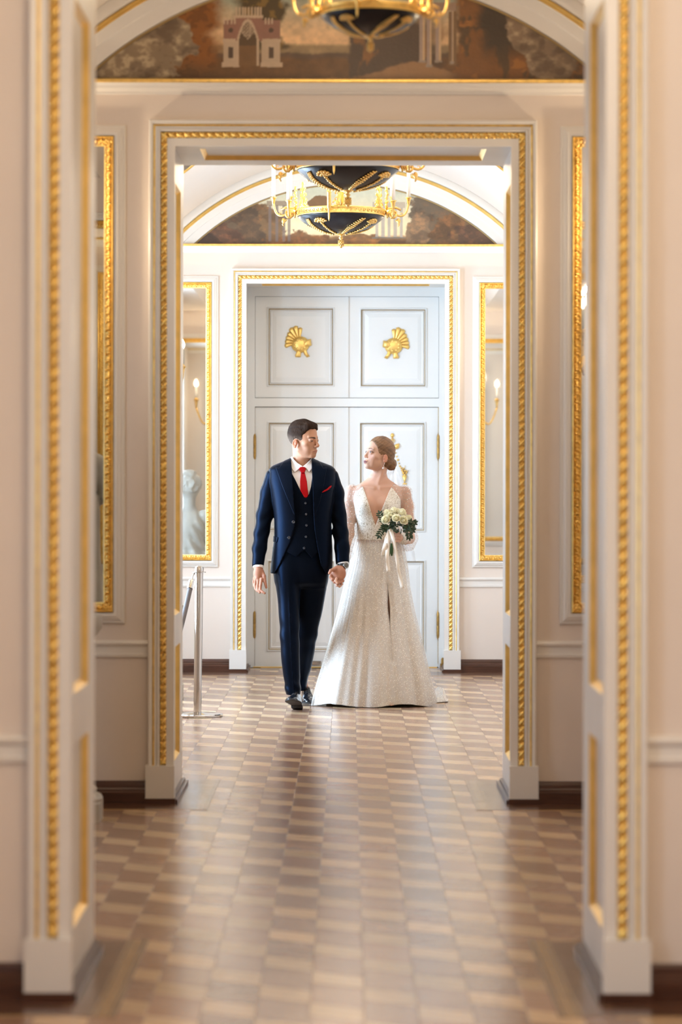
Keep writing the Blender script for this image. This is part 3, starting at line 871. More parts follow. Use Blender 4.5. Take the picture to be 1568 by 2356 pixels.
# ================================================================== MIRRORS
MW, MZ0, MZ1, FW = .78, .845, 2.955, .047
mroot = empty('wall_mirror', (0, 0, 0))
h = MW / 2
def fr(e, p): return [(-h + e, -p, MZ0 + e), (h - e, -p, MZ0 + e), (h - e, -p, MZ1 - e), (-h + e, -p, MZ1 - e)]
mb = MB(); mb.grid([fr(e, p) for e, p in ((-.049, 0), (-.049, .010), (-.044, .016), (-.036, .016), (-.034, .022), (-.024, .028), (-.020, .028), (-.016, .034), (-.001, .034), (0, .022))], cu=True)
mb.build('white_surround', M['white'], mroot, angle=30)
mb = MB(); mb.grid([fr(e, p) for e, p in ((0, .020), (.002, .036), (.007, .040), (.011, .034), (.013, .022), (.036, .014), (.040, .017), (.044, .015), (.047, .004))], cu=True)
mb.build('gilt_frame', M['gold'], mroot, angle=40)
mb = MB()
def leaf_unit(c, ax, sd):
    R = Matrix((ax, sd, Vector((0, -1, 0)))).transposed()
    mb.ball(c - sd*.003, (.0052, .017, .014), 6, 4, R=R)
    for k in (-1, 1): mb.ball(c + ax*(.0165 + k*.0068) - sd*(.003 - k*.002), (.0075, .0115, .0165), 7, 5, R=R @ Matrix.Rotation(k*.45, 3, 'Z'))
    mb.ball(c + ax*.0165 + sd*.012, (.0065, .006, .010), 6, 4, R=R)
pit = .0352
for (a, b, sd) in (((-h+.024, MZ0+.03), (-h+.024, MZ1-.03), (1, 0, 0)), ((h-.024, MZ0+.03), (h-.024, MZ1-.03), (-1, 0, 0)),
                   ((-h+.03, MZ0+.024), (h-.03, MZ0+.024), (0, 0, 1)), ((-h+.03, MZ1-.024), (h-.03, MZ1-.024), (0, 0, -1))):
    A = Vector((a[0], -.018, a[1])); B = Vector((b[0], -.018, b[1])); L = (B - A).length; n = int(L / pit); ax = (B - A).normalized()
    for i in range(n): leaf_unit(A + ax * (L * i / n), ax, Vector(sd))
for x in (-h+.024, h-.024):
    for z in (MZ0+.024, MZ1-.024):
        for k in range(5): mb.ball((x + .012*math.cos(k*1.257), -.024, z + .012*math.sin(k*1.257)), (.009, .012, .009), 6, 4)
        mb.ball((x, -.03, z), .008, 6, 4)
mb.build('gilt_leaf_carving', M['gold'], mroot, smooth=True)
MB().box(-h + .044, h - .044, -.006, -.002, MZ0 + .044, MZ1 - .044).build('mirror_glass', M['mirror'], mroot)
MX = 1.402
mirrors = [(-MX, GB['yf'], 0, 'gilt-framed wall mirror on the shadowed wall, left of the middle doorway'),
           (MX, GB['yf'], 0, 'gilt-framed wall mirror on the shadowed wall, right of the middle doorway'),
           (-MX, GC['yf'], 0, 'gilt-framed wall mirror on the bright end wall, left of the white double door'),
           (MX, GC['yf'], 0, 'gilt-framed wall mirror on the bright end wall, right of the white double door'),
           (MX, GB['yb'], PI, 'gilt-framed mirror seen only as a reflection, behind the middle wall at right'),
           (-MX, GB['yb'], PI, 'gilt-framed mirror seen only as a reflection, behind the middle wall at left'),
           (MX, GA['yb'], PI, 'gilt-framed mirror on the hidden face of the near wall at right'),
           (-MX, GA['yb'], PI, 'gilt-framed mirror on the hidden face of the near wall at left')]
for i, (x, y, r, lb) in enumerate(mirrors):
    o = mroot if i == 0 else copy_tree(mroot)
    o.location = (XC + x, y - .001 if r == 0 else y + .001, 0); o.rotation_euler = (0, 0, r)
    tag(o, lb, 'mirror', 'gilt-framed wall mirrors')

# ================================================================== SCONCES (three candle arms on each mirror)
sroot = empty('wall_sconce', (0, 0, 0))
mb = MB(); mb.lathe([(0, 0), (.03, .004), (.035, .012), (.02, .02), (.012, .03), (0, .034)], (0, 0, 0), 14)
for i, v in enumerate(mb.v): mb.v[i] = (v[0], -.004 - v[2], 2.12 + v[1] * 1.6)
mb.build('back_plate', M['bronze'], sroot, smooth=True)
for k, (ax, ay) in enumerate(((-.165, -.07), (0, -.15), (.165, -.07))):
    pts = [Vector((ax*t, -.02 + (ay + .02)*t, 2.13 - .07*math.sin(t*PI*.9) + .20*max(0, t - .45)**1.5*1.55)) for t in [i/14 for i in range(15)]]
    top = pts[-1]
    mb = MB(); mb.tube(pts, [.010 - .003*i/14 for i in range(15)], 7)
    mb.lathe([(.006, 0), (.008, .03), (.014, .075), (.018, .085), (.026, .090), (.026, .094), (.012, .096), (.013, .11)], (top.x, top.y, top.z - .01), 12)
    arm = mb.build('candle_arm', M['bronze'], sroot, smooth=True)
    zc = top.z + .10
    mb = MB(); mb.lathe([(.0115, 0), (.0115, .115), (.009, .12), (0, .12)], (top.x, top.y, zc), 10); mb.build('candle_sleeve', M['candle'], arm, smooth=True)
    mb = MB(); mb.lathe([(.006, 0), (.014, .014), (.017, .028), (.013, .046), (.006, .062), (0, .07)], (top.x, top.y, zc + .12), 10); mb.build('candle_bulb', M['flame'], arm, smooth=True)
SCON = [(-MX, GC['yf'], 0, 'brass three-candle sconce on the mirror left of the end door'), (MX, GC['yf'], 0, 'brass three-candle sconce on the mirror right of the end door'),
        (-MX, GB['yf'], 0, 'brass three-candle sconce on the mirror left of the middle doorway'), (MX, GB['yf'], 0, 'brass three-candle sconce on the mirror right of the middle doorway'),
        (MX, GB['yb'], PI, 'lit brass sconce reflected in the mirror right of the end door'), (-MX, GB['yb'], PI, 'lit brass sconce reflected in the mirror left of the end door'),
        (MX, GA['yb'], PI, 'lit brass sconce reflected in the mirror right of the middle doorway')]
for i, (x, y, r, lb) in enumerate(SCON):
    o = sroot if i == 0 else copy_tree(sroot)
    o.location = (XC + x, y - .004 if r == 0 else y + .004, 0); o.rotation_euler = (0, 0, r)
    tag(o, lb, 'sconce', 'three-candle mirror sconces')
    point_light('sconce_light', (XC + x, y + (-.158 if r == 0 else .158), 2.548), SCONCE_W[0 if i in (0, 1, 4, 5) else 1], WARM, .018)

# ================================================================== CHANDELIERS
def chandelier():
    root = empty('chandelier', (0, 0, 0))                # origin: tip of the pine-cone finial
    R = .279
    mb = MB(); mb.lathe([(0, .088), (.05, .092), (.11, .104), (.17, .124), (.22, .150), (.255, .176), (.275, .196), (R, .202), (R - .012, .204), (R - .03, .18)], (0, 0, 0), 48)
    lower = mb.build('lower_bowl', M['black'], root, smooth=True)
    mb = MB(); mb.lathe([(0, 0), (.006, .002), (.014, .014), (.017, .030), (.015, .045), (.008, .056), (.010, .060), (.016, .066), (.007, .074), (.012, .080), (.03, .088), (.04, .094)], (0, 0, 0), 16)
    for k in range(8):
        for j in range(4): mb.ball((.0155*math.cos(k*PI/4 + j*.4), .0155*math.sin(k*PI/4 + j*.4), .016 + j*.010), .0055, 5, 4)
    mb.build('pine_cone_finial', M['bronze'], root, smooth=True)
    mb = MB(); mb.lathe([(R - .004, .202), (R + .004, .205), (R + .002, .209), (R + .002, .238), (R + .005, .242), (R + .002, .247), (R - .006, .247)], (0, 0, 0), 64)
    band = mb.build('gilt_band', M['gold'], root, smooth=True)
    mb = MB()
    for k in range(56):                                  # running scroll on the band
        a = 2*PI*k/56; er = Vector((math.cos(a), math.sin(a), 0)); et = Vector((-math.sin(a), math.cos(a), 0)); ez = Vector((0, 0, 1))
        c = er * (R + .004) + ez * .223
        mb.tube([c + et*(.011*math.cos(q)*(1 - .09*j)) + ez*(.011*math.sin(q)*(1 - .09*j)) for j, q in enumerate([.3 + 1.05*j for j in range(7)])], .0022, 5)
    mb.build('band_scrolls', M['gold'], band, smooth=True)
    # leaf swags and palmette sprays on the bowl
    def on_bowl(a, t, lift=.004):
        prof = [(.05, .092), (.11, .104), (.17, .124), (.22, .150), (.255, .176), (.275, .196)]
        f = t * (len(prof) - 1); i = min(int(f), len(prof) - 2); f -= i
        r = prof[i][0]*(1-f) + prof[i+1][0]*f; z = prof[i][1]*(1-f) + prof[i+1][1]*f
        return Vector((r*math.cos(a), r*math.sin(a), z)) + (Vector((math.cos(a)*.45, math.sin(a)*.45, -.9))).normalized()*lift
    for k in range(8):
        a0 = 2*PI*k/8 + .2
        mb = MB()
        if k % 2 == 0:                                   # feathered leaf
            for j in range(14):
                t = .04 + .72*j/13; w = .020*(1 - abs(j - 6)/11)
                c = on_bowl(a0 + .55*(t - .04), t); mb.ball(c, (.011, .011, .006), 6, 4)
                for s in (-1, 1): mb.ball(on_bowl(a0 + .55*(t - .04) + s*w/.2, t + .03), (.008, .008, .005), 6, 4)
        else:                                            # flower spray
            for j in range(13): mb.ball(on_bowl(a0, .03 + .72*j/12), (.010 + .002*(j % 2), .010 + .002*(j % 2), .006), 6, 4)
            for j in range(7):
                q = -1.2 + 2.4*j/6
                for rr, sz in ((.035, .011), (.020, .009)): mb.ball(on_bowl(a0 + math.sin(q)*rr/.2, .62 + math.cos(q)*rr/.24*1.2), (sz, sz, .008), 6, 4)
        mb.build('leaf_swag' if k % 2 == 0 else 'flower_spray', M['bronze'], lower, smooth=True)
    # pierced palmettes standing on the band
    for k in range(6):
        a = 2*PI*k/6 + .52; er = Vector((math.cos(a), math.sin(a), 0)); et = Vector((-math.sin(a), math.cos(a), 0)); ez = Vector((0, 0, 1))
        c = er * R + ez * .247
        mb = MB()
        S = lambda pts, r: mb.tube([c + et*x + ez*z for x, z in pts], r, 6)
        for s in (-1, 1):
            S([(s*(.050 - .016*(1 - math.cos(q))), .016 + .015*math.sin(q)) for q in [i*.75 for i in range(8)]], .0045)
            S([(s*.004, 0), (s*.020, .03), (s*.014, .065), (s*.022, .09), (s*.034, .084), (s*.032, .072)], .005)
            S([(s*.012, .05), (s*.03, .052), (s*.038, .040), (s*.030, .032)], .0035)
            S([(0, .10), (s*.016, .125), (s*.030, .122), (s*.032, .108)], .004)
            mb.ball(c + et*s*.018 + ez*.012, (.012, .006, .012), 7, 5)
        S([(0, 0), (0, .06), (0, .15)], .008); mb.ball(c + ez*.15, (.010, .007, .016), 7, 5)
        mb.build('palmette', M['gold'], root, smooth=True)
    # upper tier: small dish, stem, pendants
    mb = MB(); mb.lathe([(.012, .20), (.014, .42), (.03, .44), (.05, .45), (.03, .47), (.014, .50), (.012, .80), (.02, .82), (.012, .84), (.010, 1.05)], (0, 0, 0), 16); mb.build('stem', M['bronze'], root, smooth=True)
    # two brackets, each with three candle branches
    for s in (-1, 1):
        er = Vector((s, 0, 0)); et = Vector((0, 1, 0)); ez = Vector((0, 0, 1))
        mb = MB()
        b0 = er * (R - .005) + ez * .225
        def T(pts, r): mb.tube([b0 + er*x + ez*z + et*w for x, z, w in pts], r, 7)
        for w in (-.02, .02):
            T([(.055 - .038*math.cos(q)*(1 - .06*i), -.010 + .036*math.sin(q)*(1 - .06*i), w) for i, q in enumerate([-.6 + .8*i for i in range(10)])], .0055)
            T([(.075, -.045, w), (.090, -.055, w), (.10, -.075, w), (.092, -.083, w)], .0045)
        T([(0, .0, 0), (.03, .03, 0), (.08, .035, 0), (.11, .02, 0)], .008); mb.ball(b0 + er*.04, (.03, .03, .028), 8, 6); mb.ball(b0 + er*.095 - ez*.05, (.014, .014, .018), 7, 5)
        T([(.02, .02, 0), (.015, .08, 0), (.02, .12, 0), (.015, .17, 0)], .009)
        for q in range(5): mb.ball(b0 + er*(.016 + .006*(q % 2)) + ez*(.05 + .024*q), (.011, .012, .011), 7, 5)
        br = mb.build('bracket', M['bronze'], root, smooth=True)
        for (dx, dy, cz) in ((.155, .03, .325), (.055, -.12, .290), (.050, .17, .345)):
            mb = MB()
            base = b0 + er*.05 + ez*.01
            tip = Vector((s*(R + dx), dy, cz))
            d0 = Vector((tip.x - base.x, tip.y - base.y, 0))
            q = [base, base + d0*.62 + ez*(-.055), Vector((tip.x, tip.y, tip.z - .115)), tip]
            pts = [q[0]*(1-t)**3 + q[1]*3*t*(1-t)**2 + q[2]*3*t*t*(1-t) + q[3]*t**3 for t in [i/16 for i in range(17)]]
            sc_ = pts[6]; mb.tube([sc_, sc_ + ez*.012 + er*.006, sc_ + ez*.020 - er*.002, sc_ + ez*.014 - er*.008], .003, 5)
            mb.tube(pts, .0075, 7)
            mb.lathe([(.006, -.05), (.010, -.03), (.013, -.006), (.021, 0), (.021, .004), (.011, .006)], tip, 12)
            arm = mb.build('candle_arm', M['bronze'], root, smooth=True)
            mb = MB(); mb.lathe([(.0125, .004), (.0125, .20), (.010, .205), (0, .205)], tip, 10); mb.build('candle', M['candle'], arm, smooth=True)
            mb = MB(); mb.lathe([(.006, 0), (.013, .012), (.015, .024), (.010, .042), (0, .06)], (tip.x, tip.y, tip.z + .205), 8); mb.build('candle_bulb', M['flame'], arm, smooth=True)
    # spear drop hanging in front
    mb = MB(); mb.lathe([(0, -.02), (.006, .0), (.008, .06), (.013, .065), (.013, .16), (.016, .165), (.012, .18)], (-.075, -R - .012, .165), 10); mb.build('spear_drop', M['gold'], root, smooth=True)
    # chains up to the vault
    return root
ch = chandelier()
CH = [((-.056, 18.4, 2.936), 1.0, 'black and gilt bowl chandelier with white candles, the far one hanging lowest in view', 34),
      ((-.010, 15.7, 2.936), 1.0, 'black and gilt bowl chandelier hanging nearer, cut off by the middle door head', 34),
      ((.075, 10.6, 3.009), .66, 'small black chandelier bowl in front of the near painted lunette', 20)]
for i, (loc, s, lb, pw) in enumerate(CH):
    o = ch if i == 0 else copy_tree(ch)
    o.location = loc; o.scale = (s, s, s)
    tag(o, lb, 'chandelier', 'bowl chandeliers')
    point_light('chandelier_light', (loc[0], loc[1], loc[2] + .5*s), WARM_W[i], WARM, .12)
point_light('chandelier_light', (.55, 4.9, 3.2), WARM_W[3], WARM, .2)  # added warm lamp without a fixture, brightens the near wall; no chandelier here
# each chandelier hangs from a gilded rod fixed to the vault
for (loc, s, lb, pw), zt in zip(CH, (ZCC + RO, ZCC + RO, ZCB + RO)):
    mb = MB(); mb.tube([(loc[0], loc[1], loc[2] + 1.04*s), (loc[0], loc[1], zt + .01)], .008, 8); mb.lathe([(.05, 0), (.03, -.04), (.01, -.06)][::-1], (loc[0], loc[1], zt), 12)
    tag(mb.build('hanging_rod', M['bronze'], None, smooth=True), None, None)
for o in [q for q in COL.objects if q.name.startswith('hanging_rod')]:
    c = min([q for q in COL.objects if q.name.startswith('chandelier') and q.type == 'EMPTY'], key=lambda q: abs(q.location.y - sum((Vector(b) for b in o.bound_box), Vector()).y / 8))
    mw = c.matrix_basis.copy(); o.parent = c; o.matrix_parent_inverse = mw.inverted()

# ================================================================== ROPE BARRIER
def stanchion():
    root = empty('rope_stanchion', (0, 0, 0))
    MB().lathe([(.150, 0), (.155, .003), (.155, .013), (.150, .018), (.06, .022), (.03, .026)], (0, 0, 0), 48).build('base', M['chrome'], root, angle=40)
    MB().lathe([(.0245, .022), (.0245, .900), (.024, .903)], (0, 0, 0), 24).build('post', M['chrome'], root, angle=40)
    mb = MB(); mb.lathe([(.026, .878), (.042, .880), (.042, .884), (.027, .888), (.027, .905), (.024, .915), (.012, .919), (0, .920)], (0, 0, 0), 28); mb.build('cap', M['chrome'], root, angle=40)
    return root
ST = [((-.926, 17.55, 0), 'polished steel rope stanchion standing near the middle doorway'), ((-1.458, 16.0, 0), 'second steel rope stanchion, seen only in the end wall mirror')]
s0 = stanchion()
for i, (loc, lb) in enumerate(ST):
    o = s0 if i == 0 else copy_tree(s0)
    o.location = loc; tag(o, lb, 'stanchion', 'rope barrier stanchions')
    if i == 0: o.rotation_euler = (0, math.radians(.6), 0)
rope, nt, b = new_mat('braided_rope')
tc = nd(nt, 'ShaderNodeTexCoord'); wv = nd(nt, 'ShaderNodeTexWave', i_Scale=55.0, i_Distortion=1.5); wv.bands_direction = 'DIAGONAL'
nt.links.new(tc.outputs['Object'], wv.inputs['Vector'])
rp = nd(nt, 'ShaderNodeValToRGB'); rp.color_ramp.elements[0].color = (.05, .045, .05, 1); rp.color_ramp.elements[1].color = (.30, .27, .26, 1)
nt.links.new(wv.outputs['Fac'], rp.inputs[0]); nt.links.new(rp.outputs[0], b.inputs['Base Color']); b.inputs['Roughness'].default_value = .7
A = Vector((-.926 - .028, 17.53, .868)); B = Vector((-1.458 + .025, 16.02, .868))
rp_ = empty('barrier_rope', tuple(A)); tag(rp_, 'grey braided barrier rope slung from the steel stanchion', 'rope')
pts = []
for i in range(241):
    q = i/240; p = A.lerp(B, q); p.z = .868 - 4*.70*q*(1-q); pts.append(p)
arc = [0]
for i in range(1, 241): arc.append(arc[-1] + (pts[i] - pts[i-1]).length)
def at_arc(t):
    i = max(0, min(239, next((k for k in range(241) if arc[k] >= t), 240) - 1)); f = (t - arc[i])/(arc[i+1] - arc[i]); return pts[i].lerp(pts[i+1], f)
Lr = arc[-1]
MB().tube([at_arc(.085 + (Lr - .17)*i/60) for i in range(61)], .0155, 12).build('rope', rope, rp_, smooth=True)
for sg in (0, 1):
    g = (lambda t: at_arc(t)) if sg == 0 else (lambda t: at_arc(Lr - t))
    MB().tube([g(.045), g(.10)], .019, 14).build('rope_ferrule', M['chrome'], rp_)
    hk = MB(); hk.tube([g(.05), g(.03), g(.012), g(0) + Vector((.012 if sg == 0 else -.012, 0, .012))], [.009, .006, .005, .005], 8); hk.build('rope_hook', M['chrome'], rp_, smooth=True)

# ================================================================== IMPLICIT SURFACES (figures, cloth, statues)
def ell(p, c, r, R=None):
    q = p - np.asarray(c)
    if R is not None: q = q @ np.asarray(R)
    r = np.asarray(r, dtype=float)
    k0 = np.sqrt(((q / r)**2).sum(1)); k1 = np.sqrt(((q / r**2)**2).sum(1)) + 1e-9
    return k0 * (k0 - 1) / k1
def sph(p, c, r): return np.sqrt(((p - np.asarray(c))**2).sum(1)) - r
def cap(p, a, b, ra, rb):
    a = np.asarray(a, dtype=float); b = np.asarray(b, dtype=float); ba = b - a
    pa = p - a
    h = np.clip(pa @ ba / (ba @ ba + 1e-12), 0, 1)
    return np.sqrt(((pa - h[:, None] * ba)**2).sum(1)) - (ra + (rb - ra) * h)
def chain(p, pts, k=.006):
    """pts: (x, y, z, r) joints of a limb or finger"""
    d = None
    for a, b in zip(pts[:-1], pts[1:]):
        e = cap(p, a[:3], b[:3], a[3], b[3]); d = e if d is None else smin(d, e, k)
    return d
def smin(a, b, k):
    h = np.clip(.5 + .5 * (b - a) / k, 0, 1); return b + (a - b) * h - k * h * (1 - h)
def smax(a, b, k=.0): 
    if k <= 0: return np.maximum(a, b)
    return -smin(-a, -b, k)
def poly2(x, z, pts):
    """signed distance to a closed polygon (negative inside)"""
    pts = np.asarray(pts, dtype=float)
    d = np.full(len(x), 1e9); ins = np.zeros(len(x), bool)
    n = len(pts)
    for i in range(n):
        a, b = pts[i], pts[(i + 1) % n]
        e = b - a; wx, wz = x - a[0], z - a[1]
        t = np.clip((wx*e[0] + wz*e[1]) / (e @ e + 1e-12), 0, 1)
        d = np.minimum(d, (wx - t*e[0])**2 + (wz - t*e[1])**2)
        c = (a[1] > z) != (b[1] > z)
        if e[1] != 0: ins ^= c & (x < e[0] * (z - a[1]) / e[1] + a[0])
    d = np.sqrt(d)
    return np.where(ins, -d, d)
_NL = np.random.default_rng(5).random((32, 32, 32))
def noise3(p):
    f = np.floor(p); t = p - f; i = f.astype(int) & 31; j = (i + 1) & 31
    t = t*t*(3 - 2*t)
    g = lambda a, b, c: _NL[a, b, c]
    x, y, z = t[:, 0], t[:, 1], t[:, 2]
    a0, b0, c0 = i[:, 0], i[:, 1], i[:, 2]; a1, b1, c1 = j[:, 0], j[:, 1], j[:, 2]
    return (((g(a0,b0,c0)*(1-x) + g(a1,b0,c0)*x)*(1-y) + (g(a0,b1,c0)*(1-x) + g(a1,b1,c0)*x)*y)*(1-z) +
            ((g(a0,b0,c1)*(1-x) + g(a1,b0,c1)*x)*(1-y) + (g(a0,b1,c1)*(1-x) + g(a1,b1,c1)*x)*y)*z) - .5
def pchip(x, y, xq):
    x = np.asarray(x, float); y = np.asarray(y, float)
    h = np.diff(x); m = np.diff(y) / h
    d = np.zeros_like(y); d[0], d[-1] = m[0], m[-1]
    for i in range(1, len(x) - 1):
        if m[i-1] * m[i] > 0:
            w1, w2 = 2*h[i] + h[i-1], h[i] + 2*h[i-1]; d[i] = (w1 + w2) / (w1/m[i-1] + w2/m[i])
    k = np.clip(np.searchsorted(x, xq) - 1, 0, len(x) - 2); t = np.clip((xq - x[k]) / h[k], 0, 1); hk = h[k]
    return (2*t**3 - 3*t**2 + 1)*y[k] + (t**3 - 2*t**2 + t)*hk*d[k] + (-2*t**3 + 3*t**2)*y[k+1] + (t**3 - t**2)*hk*d[k+1]
class Loft:
    """stack of horizontal super-ellipses: rows of (z, xL, xR, yc, dFront, dBack)"""
    def __init__(s, rows, p=2.2):
        rows = sorted(rows); s.p = p
        z = np.array([r[0] for r in rows]); s.z0, s.z1 = z[0], z[-1]
        s.zq = np.linspace(z[0], z[-1], 200)
        s.t = [pchip(z, [r[k] for r in rows], s.zq) for k in range(1, 6)]
    def at(s, z): return [np.interp(z, s.zq, t) for t in s.t]
    def __call__(s, P, off=0.0, cap=.004, open_top=False):
        z = P[:, 2]; xl, xr, yc, df, db = s.at(z)
        hw = np.maximum((xr - xl)/2 + off, .004); cx = (xl + xr)/2
        dy = P[:, 1] - yc; hd = np.maximum(np.where(dy < 0, df, db) + off, .004)
        a = np.abs(P[:, 0] - cx) / hw; b = np.abs(dy) / hd
        n = (a**s.p + b**s.p)**(1/s.p)
        g = np.sqrt((a/hw)**2 + (b/hd)**2) / np.maximum(n, 1e-6)
        d = (n - 1) / np.maximum(g, 1e-6)
        return smax(d, np.maximum(z - s.z1 - (1 if open_top else 0), s.z0 - z), cap)
def surface_nets(f, lo, hi, h, slack=1.6, B=12):
    lo = np.asarray(lo, float); hi = np.asarray(hi, float)
    nb = np.maximum(np.ceil((hi - lo) / (h * B)).astype(int), 1)
    N = nb * B + 1
    F = np.ones(N, np.float32)
    bc = np.stack(np.meshgrid(*[lo[k] + (np.arange(nb[k]) + .5) * B * h for k in range(3)], indexing='ij'), -1).reshape(-1, 3)
    fc = f(bc)
    act = np.abs(fc) < slack * B * h * .87
    bi = np.stack(np.unravel_index(np.arange(len(bc)), nb), -1)
    for i in np.nonzero(~act & (fc < 0))[0]:
        a = bi[i] * B; F[a[0]:a[0]+B+1, a[1]:a[1]+B+1, a[2]:a[2]+B+1] = -1
    lg = np.stack(np.meshgrid(*[np.arange(B + 1)] * 3, indexing='ij'), -1).reshape(-1, 3)
    ids = np.nonzero(act)[0]
    for c0 in range(0, len(ids), 60):
        ch_ = ids[c0:c0+60]
        gi = bi[ch_][:, None, :] * B + lg[None]
        pts = lo + gi.reshape(-1, 3) * h
        v = f(pts).reshape(len(ch_), B+1, B+1, B+1)
        for q, i in enumerate(ch_):
            a = bi[i] * B; F[a[0]:a[0]+B+1, a[1]:a[1]+B+1, a[2]:a[2]+B+1] = v[q]
    S = F < 0
    c = S[:-1,:-1,:-1].astype(np.int8)
    cnt = np.zeros(c.shape, np.int8)
    for dx in (0, 1):
        for dy in (0, 1):
            for dz in (0, 1): cnt += S[dx:N[0]-1+dx, dy:N[1]-1+dy, dz:N[2]-1+dz]
    cells = np.argwhere((cnt > 0) & (cnt < 8))
    if len(cells) == 0: return np.zeros((0, 3)), np.zeros((0, 4), int)
    vid = -np.ones(c.shape, np.int64); vid[tuple(cells.T)] = np.arange(len(cells))
    acc = np.zeros((len(cells), 3)); num = np.zeros(len(cells))
    co = [(a, b, d) for a in (0, 1) for b in (0, 1) for d in (0, 1)]
    for i in range(8):
        for ax in range(3):
            if co[i][ax]: continue
            j = list(co[i]); j[ax] = 1
            va = F[tuple((cells + co[i]).T)]; vb = F[tuple((cells + j).T)]
            m = (va < 0) != (vb < 0)
            t = np.where(m, va / np.where(m, va - vb, 1), 0)
            p = np.array(co[i], float)[None] + 0*acc; p[:, ax] += t
            acc[m] += p[m]; num[m] += 1
    V = lo + (cells + acc / num[:, None]) * h
    Q = []
    for ax in range(3):
        o1, o2 = [(1, 2), (2, 0), (0, 1)][ax]
        sl0 = [slice(None)]*3; sl1 = [slice(None)]*3
        sl0[ax] = slice(0, -1); sl1[ax] = slice(1, None)
        ch_ = S[tuple(sl0)] != S[tuple(sl1)]
        e = np.argwhere(ch_)
        ok = (e[:, o1] > 0) & (e[:, o2] > 0) & (e[:, o1] < N[o1]-1) & (e[:, o2] < N[o2]-1); e = e[ok]
        neg = S[tuple(e.T)]
        def cell(a, b):
            q = e.copy(); q[:, o1] -= a; q[:, o2] -= b; return vid[tuple(q.T)]
        q = np.stack([cell(1, 1), cell(0, 1), cell(0, 0), cell(1, 0)], -1)
        q[~neg] = q[~neg][:, ::-1]
        Q.append(q)
    Q = np.concatenate(Q)
    return V, Q[(Q >= 0).all(1)]
def relax(V, Q, it=1, w=.5):
    for _ in range(it):
        acc = np.zeros_like(V); n = np.zeros(len(V))
        for k in range(4):
            for j in (1, 3):
                np.add.at(acc, Q[:, k], V[Q[:, (k + j) % 4]]); np.add.at(n, Q[:, k], 1)
        V = V * (1 - w) + w * acc / np.maximum(n, 1)[:, None]
    return V
def sdf_obj(name, zones, m, parent, colf=None, smooth_it=1):
    """zones: list of (f, lo, hi, h); all in one mesh object"""
    VV, QQ, n = [], [], 0
    for f, lo, hi, h in zones:
        V, Q = surface_nets(f, lo, hi, h)
        if smooth_it: V = relax(V, Q, smooth_it, .35)
        VV.append(V); QQ.append(Q + n); n += len(V)
    V = np.concatenate(VV); Q = np.concatenate(QQ)
    return vcol_mesh(name, V, Q, colf(V) if colf else None, m, parent, smooth=True)
def frame(yaw, pitch=0, roll=0):
    """columns: side, forward, up. yaw 0 looks at the viewer (-Y), positive turns toward +X"""
    a = math.radians(yaw); p = math.radians(pitch); r = math.radians(roll)
    F = Vector((math.sin(a)*math.cos(p), -math.cos(a)*math.cos(p), math.sin(p)))
    S0 = Vector((-math.cos(a), -math.sin(a), 0)); U0 = S0.cross(F) * -1
    if U0.z < 0: U0 = -U0
    S = S0 * math.cos(r) + U0 * math.sin(r); U = U0 * math.cos(r) - S0 * math.sin(r)
    return np.array([[S.x, F.x, U.x], [S.y, F.y, U.y], [S.z, F.z, U.z]])

def head_sdf(L, male, slit=.0036, slit_u=-.002):
    x = np.abs(L[:, 0]); q = np.stack([x, L[:, 1], L[:, 2]], 1)
    j = 1.0 if male else .90
    d = ell(q, (0, -.010, .034), (.073, .098, .088))
    d = smin(d, ell(q, (0, .026, -.036), (.054*(1 if male else 1.01), .064, .080)), .03)
    d = smin(d, cap(q, (.045*j, .004, -.064), (.010, .066, -.098), .019 if male else .018, .015 if male else .014), .024)
    d = smin(d, sph(q, (.006, .075, -.096), .0155 if male else .013), .013)
    d = smin(d, ell(q, (.046, .048, -.026), (.018, .022, .017)), .016)
    d = smin(d, ell(q, (.026, .052, -.056), (.022, .024, .026)), .02)
    d = smin(d, cap(q, (.010, .083, .015 if male else .021), (.040, .069, .018 if male else .024), .0115 if male else .008, .0095), .010)
    d = smax(d, -ell(q, (.030, .104, -.006), (.019, .021, .0135)), .011)
    d = smin(d, cap(q, (0, .083, .014), (0, .108 if male else .101, -.030 if male else -.028), .0075 if male else .0066, .0090 if male else .0070), .012)
    d = smin(d, sph(q, (0, .1105 if male else .1035, -.035 if male else -.033), .0082 if male else .0075), .008)
    d = smin(d, ell(q, (.0115 if male else .010, .098 if male else .0935, -.040 if male else -.0385), (.0068 if male else .0056, .011 if male else .009, .0062 if male else .0052)), .006)
    d = smax(d, -ell(q, (.0062, .104 if male else .099, -.0465 if male else -.0435), (.0036, .006, .003)), .003)
    d = smin(d, ell(q, (0, .081, -.070), (.026, .016, .018)), .014)
    fu = 1.0 if male else 1.45
    d = smin(d, ell(q, (.006, .0925 if male else .0938, -.0655), (.017, .0075, .0042*fu)), .004)
    d = smin(d, ell(q, (0, .0925 if male else .0935, -.0755), (.016, .0080, .0050*fu)), .004)
    d = smax(d, -ell(q, (0, .101, -.0702), (.021, .009, .0012)), .003)
    d = smin(d, sph(q, (.0315, .0745, -.002), .0150), .004)
    d = smax(d, -ell(q, (.0315, .092, slit_u), (.0128, .010, slit)), .0015)
    # ear
    Re = np.array([[.94, -.30, 0], [.30, .94, .12], [0, -.12, 1]])
    e = ell(q, (.077, -.014, -.026), (.0085, .0165, .028), Re)
    e = smax(e, -ell(q, (.0865, -.012, -.022), (.0070, .0105, .017), Re), .003)
    e = smin(e, cap(q, (.080, -.016, -.036), (.080, -.010, -.018), .0028, .0028), .003)
    e = smin(e, ell(q, (.080, -.003, -.028), (.0045, .004, .006)), .004)
    e = smin(e, ell(q, (.079, -.008, -.048), (.0055, .0070, .0075)), .006)
    d = smin(d, e, .006)
    return d

